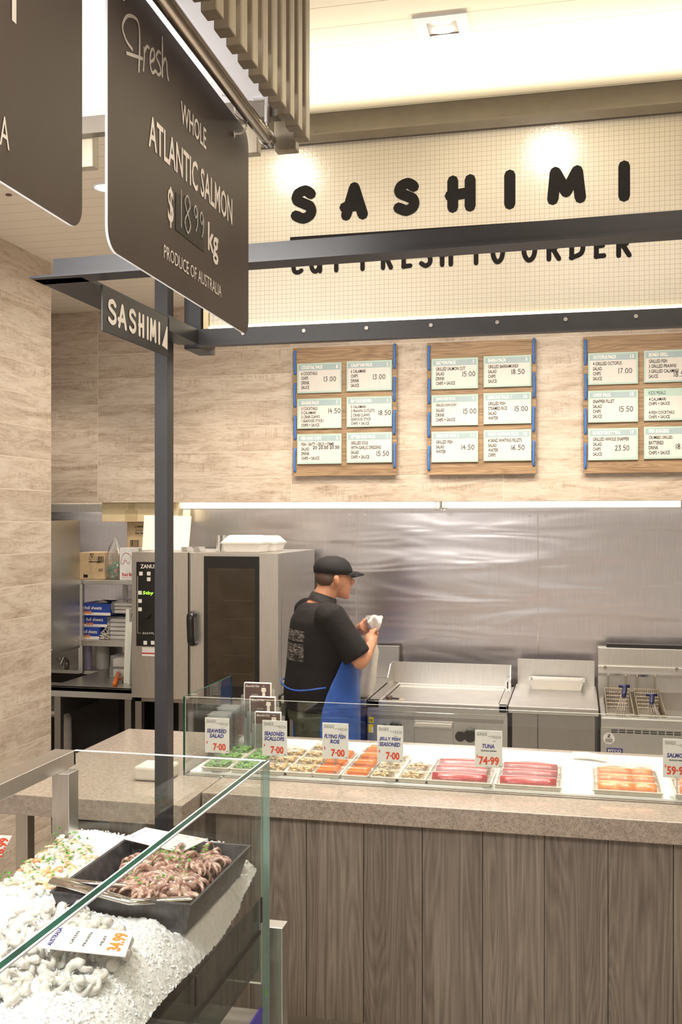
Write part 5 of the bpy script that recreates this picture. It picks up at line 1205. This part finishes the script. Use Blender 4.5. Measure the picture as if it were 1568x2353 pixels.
# hair band under the cap, cap, brim
g = G().loft([oring((hd.x - .018, 0, hd.z + .0), .086, .072, 24), oring((hd.x - .012, 0, hd.z + .03), .096, .081, 24), oring((hd.x - .006, 0, hd.z + .05), .098, .082, 24)])
build('hair', G().loft([oring((hd.x - .040, 0, hd.z - .030), .050, .060, 24), oring((hd.x - .030, 0, hd.z + .0), .073, .075, 24), oring((hd.x - .024, 0, hd.z + .04), .084, .080, 24)]), 'print_brown', pr, True)
cp = build('cap', G().loft([oring((hd.x - .004, 0, hd.z + .030), .107, .090, 28, .08), oring((hd.x - .006, 0, hd.z + .06), .108, .089, 28, .06), oring((hd.x - .010, 0, hd.z + .09), .096, .080, 28), oring((hd.x - .012, 0, hd.z + .113), .07, .06, 28), oring((hd.x - .014, 0, hd.z + .125), .03, .028, 28)]), 'cap', pr, True)
rr = []
for k in range(13):
    a = R(-62 + k * 124 / 12); rr.append((math.cos(a), math.sin(a)))
g = G(); vs = []; fs = []
for j, (r_, dz) in enumerate(((.097, .040), (.135, .036), (.175, .022))):
    for (ca, sa) in rr:
        xx = hd.x + ca * r_ if j else hd.x + ca * .10; yy = sa * (.088 if j == 0 else .083 if j == 1 else .066)
        vs.append((xx, yy, hd.z + dz - abs(sa) ** 2 * .016))
n = 13
top = [(x_, y_, z_ + .004) for x_, y_, z_ in vs]
for j in range(2):
    for k in range(n - 1): fs.append((j * n + k, j * n + k + 1, (j + 1) * n + k + 1, (j + 1) * n + k))
g.add(vs + top, fs + [tuple(i + 3 * n for i in reversed(f)) for f in fs] + [(2 * n + k, 2 * n + k + 1, 5 * n + k + 1, 5 * n + k) for k in range(n - 1)])
build('brim', g, 'cap', cp, True)
# shirt
g = G().loft([oring(c, rx, ry, 24) for c, rx, ry in (((.0, 0, .90), .185, .215), ((.0, 0, 1.0), .190, .215), ((.005, 0, 1.12), .180, .205), ((-.005, 0, 1.27), .158, .208), ((-.012, 0, 1.37), .135, .205), ((-.008, 0, 1.43), .105, .165), ((.0, 0, 1.465), .08, .10))])
for s_ in (-1, 1):
    sh_, el_, wr_, hn_ = ARM[s_]; sh_, el_ = Vector(sh_), Vector(el_)
    g.tube([sh_ + Vector((-.02, -s_ * .05, .0)), sh_, (sh_ + el_) / 2, sh_ * .08 + el_ * .92], [.078, .080, .076, .080], 16)
remeshed('shirt', g, 'shirt', pr, .009, 14)
g = G().loft([oring((.018, 0, 1.455), .082, .086, 20, .35), oring((.030, 0, 1.500), .070, .070, 20, .35), oring((.030, 0, 1.498), .064, .064, 20, .35), oring((.022, 0, 1.46), .066, .070, 20, .35)], cap=False); build('collar', g, 'cap', pr, True)
# trousers
g = G().loft([oring((.0, 0, .84), .165, .20, 20), oring((.0, 0, .96), .172, .205, 20)])
for s_ in (-1, 1): g.tube([(.0, s_ * .095, .90), (.015, s_ * .105, .5), (.0, s_ * .105, .08)], [.118, .09, .075], 18)
remeshed('trousers', g, 'olive', pr, .011, 3)
# apron: curved sheet with folds wrapped round the front
vs = []; nn = 26; rows = [(1.36, .09, .14, .03), (1.25, .13, .17, .05), (1.12, .205, .205, 1.18), (1.0, .215, .235, 1.25), (.85, .215, .245, 1.3), (.65, .215, .25, 1.3), (.45, .22, .255, 1.3)]
rows = [(1.37, .145, .155, .55), (1.25, .18, .215, .95), (1.12, .205, .232, 1.45), (1.0, .216, .24, 1.8), (.85, .217, .24, 1.95), (.65, .217, .245, 1.9), (.48, .225, .25, 1.85)]
for z_, rx, ry, sp_ in rows:
    for k in range(nn):
        a = -sp_ + 2 * sp_ * k / (nn - 1); w_ = 1 + .02 * math.sin(a * 9 + z_ * 4) * min(1, (1.4 - z_) * 2)
        vs.append((rx * w_ * math.cos(a), ry * w_ * math.sin(a), z_))
fs = [(j * nn + k, j * nn + k + 1, (j + 1) * nn + k + 1, (j + 1) * nn + k) for j in range(len(rows) - 1) for k in range(nn - 1)]
ap = build('apron', G().add(vs, fs), 'apron', pr, True); md = ap.modifiers.new('sol', 'SOLIDIFY'); md.thickness = .004; md.offset = 1; ap.modifiers.new('sub', 'SUBSURF').levels = 1
ap.modifiers['sub'].render_levels = 1
g = G().tube([(.20 * math.cos(a), .225 * math.sin(a), 1.03 + .012 * math.sin(3 * a)) for a in [1.75 + k * (2 * PI - 3.5) / 16 for k in range(17)]], .005, 6, flat=1.0); build('apron_tie', g, 'apron', ap, True)
# the bag being twisted
bx, by = -1.20, 5.665
t = thing('white_plastic_bag', 'full white plastic bag of bread, its twisted neck held by the person', 'bag', (bx, by, .90))
g = G(); rr = []
hx = Vector((PX, PY, 0)) + Matrix.Rotation(R(33), 3, 'Z') @ Vector((.315, -.01, 1.29))
for f, r_ in ((0, .045), (.04, .062), (.25, .066), (.5, .062), (.7, .048), (.85, .026), (.93, .014), (1.0, .013), (1.08, .03), (1.16, .045), (1.20, .05)):
    z_ = .902 + (hx.z - .902) * f; cx = bx * 1.0 + (hx.x - bx) * min(1, f); cy = by + (hx.y - by) * min(1, f)
    wb = .14 if f < 1.02 else .38
    rr.append([(cx + r_ * (1 + wb * math.sin(5 * a + f * 9) * math.cos(3 * a)) * math.cos(a), cy + r_ * .85 * (1 + wb * math.sin(7 * a + f * 3)) * math.sin(a), z_ + (.018 * math.sin(4 * a + 1) if f > 1.1 else 0)) for a in [k * 2 * PI / 28 for k in range(28)]])
build('sack', G().loft(rr), 'bag_white', t, True)

# ------------------------------------------------------------------ front display case
cs = thing('glass_display_case', 'frameless glass seafood display case in the foreground', 'display case', (-1.18, 2.0, 0))
CX0, CX1, CYB, CT = -1.49, -.872, 2.85, 1.2
def e3(name, g, mats): return build(name, g, mats, cs)
g = glass_box(CX1 - .022, CX1, .9, CYB, .35, CT - .003, 0)
build('front_pane', g, ['glass', 'glass_edge_teal'], cs)
build('polished_edge', G().box(CX1 - .0225, CX1 - .0185, .9, CYB, CT - .003, CT, 0).box(CX1 - .0185, CX1 - .004, .9, CYB, CT - .004, CT - .0005, 1).box(CX1 - .004, CX1 + .0005, .9, CYB, CT - .003, CT, 0), ['edge_silver', 'glass_edge'], cs)
g = glass_box(CX0, CX1 - .023, CYB - .012, CYB, .55, CT, 1); build('end_pane', g, ['glass', 'glass_edge_light'], cs)
build('end_pane_edge', G().box(CX0, CX1 - .01, CYB - .0125, CYB + .0005, CT, CT + .0015), 'edge_silver', cs)
build('side_rail', G().box(CX0 - .07, CX0, .9, CYB, CT - .045, CT), 'steel', cs, bevel=.002)
a = on_z(180, 1930, .93)
build('upright', G().box(-1.51, -1.455, 2.74, 2.80, .3, CT - .045), 'steel', cs, bevel=.002)
build('tray_wall', glass_box(-.903, -.897, .9, 2.83, .60, .80, 0), ['tray_glass', 'black'], cs)
build('tray_floor', G().box(-1.50, -.892, .9, 2.83, .70, .712), 'black', cs)
build('lower_cabinet', G().box(-1.48, -.895, .9, 2.82, .02, .485), 'steel_dark', cs)
build('blue_skirt', G().box(-.894, -.888, .9, 2.83, .02, .487), 'blue', cs)
for y_ in (1.55, 2.3, 2.82): build('tray_bracket', G().box(-.888, -.884, y_ - .01, y_, .74, .812), 'black', cs)
bp = on_z(632, 2149, .68)
o = thing('bumper_post', 'short square stainless bumper post at the corner of the display case', 'post', (-.89, 2.96, 0))
build('post', G().box(-.920, -.857, 2.93, 2.99, 0, .68), 'steel', o, bevel=.002)
tag(build('green_leaf_scrap', G().add([(-.8705, 2.81, .52), (-.8705, 2.825, .535), (-.8705, 2.815, .55), (-.8705, 2.80, .56), (-.8705, 2.808, .54)], [(0, 1, 2, 3, 4)]), 'herb', origin=(-.87, 2.81, .54)), 'tiny green leaf scrap stuck low on the case glass', 'leaf')
# crushed ice
def ice_h(x, y):
    e = min(1, max(0, (-.900 - x) / .13)); e = math.sin(e * PI / 2) ** .8
    h = .80 + .125 * e + (.03 * max(0, (y - 2.5) / .3)) * (1 if x < -1.2 or y > 2.68 else .4)
    h += .02 * noise.noise(Vector((x * 6, y * 6, 1)))
    if y > 2.65: h += .06 * (y - 2.65) / .2 * (1 - e)
    return h
xs_ = [-1.495 + i * .0045 for i in range(135)]; ys_ = [1.45 + j * .005 for j in range(276)]
vs = []; random.seed(2)
for y_ in ys_:
    for x_ in xs_:
        x2 = min(x_, -.9045); j = .0022
        z_ = ice_h(x2, y_)
        if -1.285 < x2 < -.912 and 2.33 < y_ < 2.79: z_ = min(z_, .885)
        vs.append((x2 + random.uniform(-.002, .002) * (x2 < -.895), y_ + random.uniform(-.002, .002), z_ + random.uniform(-j, j) + abs(noise.noise(Vector((x2 * 90, y_ * 90, 3)))) * .007 + abs(noise.noise(Vector((x2 * 200, y_ * 200, 9)))) * .004))
nx = len(xs_); fs = [(j * nx + i, j * nx + i + 1, (j + 1) * nx + i + 1, (j + 1) * nx + i) for j in range(len(ys_) - 1) for i in range(nx - 1)]
g = G().add(vs, fs)
for k in range(9000):
    x_ = random.uniform(-1.48, -.906); y_ = random.uniform(1.6, 2.83)
    if -1.30 < x_ < -.90 and 2.31 < y_ < 2.81: continue
    r_ = random.uniform(.002, .0048); c_ = Vector((x_, y_, ice_h(x_, y_) + .003)); rm = Matrix.Rotation(random.uniform(0, 3), 3, Vector((random.random(), random.random(), .3)))
    ax = [rm @ Vector(q) * r_ for q in ((1, 0, 0), (0, .8, 0), (0, 0, 1.1))]
    g.add([c_ + ax[0], c_ - ax[0], c_ + ax[1], c_ - ax[1], c_ + ax[2], c_ - ax[2]], [(0, 2, 4), (2, 1, 4), (1, 3, 4), (3, 0, 4), (2, 0, 5), (1, 2, 5), (3, 1, 5), (0, 3, 5)], 0)
o = build('ice_bed', g, 'ice', smooth='auto', fixn=False); tag(o, 'bed of crushed white ice filling the glass display case', 'ice'); o['kind'] = 'stuff'

# black pan of octopus
px0, px1, py0, py1, pzt = -1.285, -.912, 2.33, 2.79, .965
op = thing('black_food_pan', 'black enamel pan of marinated baby octopus set in the ice', 'pan', (-1.1, 2.56, .89))
g = pan(px0, px1, py0, py1, .885, pzt, .022, .004, .004); build('pan', g, 'pan', op, bevel=.001)
build('marinade', G().box(px0 + .03, px1 - .03, py0 + .03, py1 - .03, .895, .91), 'print_brown', op)
OL = 'marinated pink-brown baby octopus with curled arms, in the heap in the black pan'
def octo(seed):
    random.seed(seed); g = G()
    g.ball((0, 0, .018), (.024, .022, .019), 12, 8); g.ball((-.022, 0, .020), (.026, .021, .020), 12, 8)
    for k in range(8):
        a = k * PI / 4 + random.uniform(-.25, .25); L = random.uniform(.045, .075); curl = random.choice((-1, 1)) * random.uniform(2.5, 6.0); up = random.uniform(.1, 1.25)
        p = Vector((math.cos(a) * .012, math.sin(a) * .012, .016)); d_ = Vector((math.cos(a), math.sin(a), up)).normalized(); pts = [p]; ax = Vector((-math.sin(a), math.cos(a), random.uniform(-.4, .4))).normalized()
        n = 13
        for i in range(n):
            f = i / n; d_ = Matrix.Rotation((.08 + f * f * .75) * (1 if curl > 0 else .8) * (1 if up > .4 else random.choice((1, 1, .6))), 3, ax) @ d_
            p = p + d_ * L / n * 1.35; pts.append(p)
        g.tube(pts, [.0105 * (1 - .84 * i / n) * (1 + .10 * (i % 2)) for i in range(n + 1)], 7)
    o = build('baby_octopus', g, 'octopus', smooth=True, origin=(0, 0, 0)); return tag(o, OL, 'octopus', 'baby octopuses in the black pan')
P3 = [octo(s_) for s_ in (21, 22, 23, 24)]
random.seed(31); n = 0
spots = []
for k in range(60):
    x_ = random.uniform(px0 + .10, px1 - .088); y_ = random.uniform(py0 + .08, py1 - .075)
    if y_ < 2.47 and x_ < -1.09: continue
    if x_ < -1.15 and y_ < 2.6: continue
    spots.append((x_, y_))
for n, (x_, y_) in enumerate(spots):
    o = P3[n] if n < 4 else P3[n % 4].copy()
    if n >= 4: COL.objects.link(o)
    c_ = 1 - min(1, math.hypot((x_ + 1.06) / .16, (y_ - 2.58) / .2))
    o.location = (x_, y_, .906 + .035 * c_ + random.uniform(0, .012)); o.rotation_euler = (random.uniform(-.4, .4), random.uniform(-.4, .4), random.uniform(0, 6.28)); s_ = random.uniform(.8, 1.1); o.scale = (s_, s_, s_)
def herbs(name, label, pts, par=None):
    g = G()
    for p in pts:
        for q in range(3):
            a = random.uniform(0, PI * 2); r = random.uniform(.003, .0075); c_ = Vector(p) + Vector((random.uniform(-.004, .004), random.uniform(-.004, .004), random.uniform(0, .003)))
            d1 = Vector((math.cos(a), math.sin(a), random.uniform(-.4, .4))) * r; d2 = Vector((-math.sin(a), math.cos(a), random.uniform(-.4, .4))) * r * .6
            g.add([c_ - d1, c_ + d2, c_ + d1, c_ - d2], [(0, 1, 2, 3)])
    o = build(name, g, 'herb', fixn=False); tag(o, label, 'herbs'); o['kind'] = 'stuff'
random.seed(12)
herbs('chopped_parsley', 'chopped green parsley scattered over the octopus in the black pan', [(q[0] + random.uniform(-.02, .02), q[1] + random.uniform(-.02, .02), .935 + .035 * (1 - min(1, math.hypot((q[0] + 1.06) / .16, (q[1] - 2.58) / .2))) + random.uniform(.01, .04)) for q in spots for _k in (0, 1)])
# tongs
t = thing('tongs', 'stainless tongs resting across the near side of the black pan', 'tongs', (-1.2, 2.4, .97))
h0 = on_z(122, 2024, .985); h1 = on_z(300, 2072, .975); h2 = on_z(440, 2062, .952)
build('arm', G().tube([h0, h0 * .5 + h1 * .5, h1, h1 * .6 + h2 * .4], [.019, .017, .014, .009], 8, flat=.5), 'chrome', t, True)
g = G().tube(SL([h1 + Vector((0, 0, -.006)), h1 * .5 + h2 * .5 + Vector((0, .004, -.004)), h2 + Vector((0, 0, -.004))]), [.006 + .012 * min(1, i / 6) for i in range(13)], 10, flat=.35); build('scoop', g, 'chrome', t, True)
h3 = on_z(330, 2040, .955); h4 = on_z(375, 2035, .95)
build('arm', G().tube([h0 + Vector((0, .01, 0)), h3], [.011, .012], 8, flat=.5), 'chrome', t, True); build('scoop', G().tube([h3, h4], [.013, .020], 10, flat=.35), 'chrome', t, True)

# price cards lying on the seafood (text reads towards the far end)
def flat_card(label, tl, tr, br, bl, items):
    """corners in metres; text lines run from bl towards tl direction"""
    A, B, C_, D_ = [Vector(q) for q in (tl, tr, br, bl)]
    t = thing('price_card', label, 'price card', (A + B + C_ + D_) / 4)
    nrm = (B - A).cross(D_ - A).normalized(); nrm = nrm if nrm.z > 0 else -nrm
    lo = [q - nrm * .002 for q in (A, B, C_, D_)]
    cd = build('card', G().hexa(lo, [A, B, C_, D_]), 'paper', t)
    ex = (B - A).normalized(); L = (B - A).length; ey = (D_ - A); Hh = ey.length; ey = ey.normalized()  # ex: left->right in view, ey: far->near
    g = G()
    for s_, fx, fy, w_, h_, bo, mi in items:   # reads from near to far; fx place along ex, fy start from near edge
        text(g, s_, A + ex * L * fx + ey * Hh * (1 - fy) + nrm * .0008, -ey, -ex, Hh * w_, L * h_, bo, mi)
    build('lettering', g, ['ink', 'ink_blue', 'ink_orange', 'ink_red'], cd)
flat_card('white price card lying on the raw prawns, reading GREEN PRAWN MEAT 34.99', on_z(120, 2125, .975), on_z(307, 2141, .975), on_z(288, 2198, .972), on_z(83, 2176, .972),
    [('AUSTRALIA', .16, .1, .8, .06, .02, 1), ('GREEN', .38, .25, .55, .035, 0, 0), ('PRAWN', .54, .2, .6, .035, 0, 0), ('MEAT', .73, .3, .42, .035, 0, 0), ('34.99', .97, .12, .76, .17, .035, 2)])
flat_card('white price card propped on the far edge of the black pan for the octopus', on_z(334, 1901, 1.0), on_z(477, 1928, 1.0), on_z(414, 1959, .975), on_z(281, 1927, .975),
    [('PRODUCT OF', .12, .2, .6, .045, 0, 1), ('AUSTRALIA', .21, .1, .8, .06, .02, 1), ('COOKED', .30, .2, .5, .03, 0, 0), ('PREMIUM MADE', .48, .05, .9, .06, .02, 1), ('MARINATED', .60, .1, .8, .06, .02, 1), ('OCTOPUS', .75, .1, .8, .07, .02, 1), ('19.99', .98, .1, .8, .16, .035, 2)])
flat_card('white price card with red figures on the mixed seafood at the left edge', on_z(-80, 1915, .975), on_z(28, 1920, .975), on_z(0, 1972, .972), on_z(-110, 1972, .972),
    [('16.99', .97, .12, .76, .2, .035, 3)])

# raw prawns
def prawn(seed):
    random.seed(seed); g = G(); n = 16; pts = []; R0 = random.uniform(.016, .020); tot = random.uniform(2.3, 3.7)
    for i in range(n + 1):
        a = tot * i / n; pts.append((R0 * math.cos(a) * (1 + .15 * i / n), R0 * math.sin(a), .004 * math.sin(i * .5)))
    n2 = n; rad = [.0135 * (1 - .70 * (i / n) ** 1.3) * (1 + .10 * (i % 2)) for i in range(n + 1)]; rad[0] = .008
    g.tube(pts, rad, 9); e = Vector(pts[-1]); d_ = (e - Vector(pts[-2])).normalized()
    for q in (-.3, .3): g.tube([e, e + Matrix.Rotation(q, 3, 'Z') @ d_ * .012], [.003, .0012], 5, flat=.5)
    o = build('prawn', g, 'prawn', smooth=True, origin=(0, 0, 0)); return tag(o, 'peeled raw white prawn curled in the heap on the ice under the prawn card', 'prawn', 'raw prawns heaped on the ice')
PR = [prawn(s_) for s_ in (1, 2, 3)]
random.seed(44); cnt = 0
for k in range(430):
    x_ = random.uniform(-1.40, -.985); y_ = random.uniform(1.80, 2.30)
    dd = math.hypot((x_ + 1.19) / .21, (y_ - 2.05) / .25)
    if dd > 1 or cnt >= 150: continue
    o = PR[cnt] if cnt < 3 else PR[cnt % 3].copy()
    if cnt >= 3: COL.objects.link(o)
    cnt += 1
    o.location = (x_, y_, ice_h(x_, y_) + .008 + .022 * (1 - dd) * random.random() + .004); o.rotation_euler = (random.uniform(-.7, .7), random.uniform(-.7, .7), random.uniform(0, 6.28)); s_ = random.uniform(.75, 1.1); o.scale = (s_, s_, s_)
# mixed seafood (marinara) at the left
def proto(kind, seed):
    random.seed(seed); g = G()
    if kind == 'mussel':
        g.loft([oring((x_, 0, 0), .001, r, 10) if False else [(x_, r * math.cos(a), r * .5 * math.sin(a) + .004 * math.sin(x_ * 90)) for a in [k * 2 * PI / 10 for k in range(10)]] for x_, r in ((-.027, .003), (-.020, .011), (-.006, .016), (.010, .014), (.022, .008), (.028, .002))]); g.tube(SL([(-.02, -.014, .004), (0, -.019, .006), (.018, -.012, .004)]), .003, 6); m_ = 'mussel'
        lb = 'cream mussel flesh with a brown frilled edge in the mixed seafood'; ct_ = 'mussel'; gp_ = 'mussels in the mixed seafood'
    elif kind == 'squid':
        r0 = random.uniform(.014, .020); g.tube([(r0 * math.cos(a), r0 * .8 * math.sin(a), .003 * math.sin(2 * a)) for a in [k * 5.2 / 14 for k in range(15)]], .007, 8, flat=1.2); m_ = 'squid'
        lb = 'glossy white squid ring in the mixed seafood'; ct_ = 'squid ring'; gp_ = 'squid rings in the mixed seafood'
    elif kind == 'fish':
        g.loft([[(x_, r * math.copysign(abs(math.cos(a)) ** .6, math.cos(a)), r * .6 * math.copysign(abs(math.sin(a)) ** .6, math.sin(a))) for a in [k * 2 * PI / 12 for k in range(12)]] for x_, r in ((-.024, .005), (-.02, .012), (0, .015), (.02, .013), (.025, .005))]); m_ = 'squid'
        lb = 'pale white fish chunk in the mixed seafood'; ct_ = 'fish chunk'; gp_ = 'fish chunks in the mixed seafood'
    else:
        n = 10; g.tube([(.015 * math.cos(3.4 * i / n), .015 * math.sin(3.4 * i / n), 0) for i in range(n + 1)], [.009 * (1 - .65 * i / n) for i in range(n + 1)], 8); m_ = 'seafood_orange'
        lb = 'orange-tinted small prawn in the mixed seafood'; ct_ = 'prawn'; gp_ = 'orange prawns in the mixed seafood'
    o = build({'mussel': 'mussel', 'squid': 'squid_ring', 'fish': 'fish_chunk', 'shrimp': 'small_prawn'}[kind], g, m_, smooth=True, origin=(0, 0, 0)); return tag(o, lb, ct_, gp_)
KD = {k: proto(k, i + 3) for i, k in enumerate(('mussel', 'squid', 'fish', 'shrimp'))}; usd = set()
random.seed(55); cnt = 0; placed = []
mc = on_z(50, 1980, .96)
for k in range(600):
    x_ = random.uniform(-1.48, -1.17); y_ = random.uniform(2.30, 2.82)
    p_ = ray(0, 0)
    cx_, cy_ = mc.x, mc.y
    dd = math.hypot((x_ - cx_) / .19, (y_ - cy_) / .20)
    if dd > 1 or x_ < -1.47 or (x_ > -1.31 and y_ > 2.3) or cnt >= 150: continue
    kd = random.choice(('mussel', 'mussel', 'squid', 'squid', 'fish', 'fish', 'shrimp', 'shrimp'))
    o = KD[kd] if kd not in usd else KD[kd].copy()
    if kd in usd: COL.objects.link(o)
    usd.add(kd); cnt += 1; placed.append((x_, y_))
    o.location = (x_, y_, ice_h(x_, y_) + .008 + .03 * (1 - dd) * random.random()); o.rotation_euler = (random.uniform(-.6, .6), random.uniform(-.6, .6), random.uniform(0, 6.28)); s_ = random.uniform(.8, 1.15); o.scale = (s_, s_, s_)
herbs('parsley_sprinkle', 'green parsley leaves sprinkled over the mixed seafood', [(q[0] + random.uniform(-.02, .02), q[1] + random.uniform(-.02, .02), ice_h(*q) + random.uniform(.03, .05)) for q in random.sample(placed, min(75, len(placed)))])

for o in COL.objects:
    for k in ('_o', '_'):
        if k in o: del o[k]
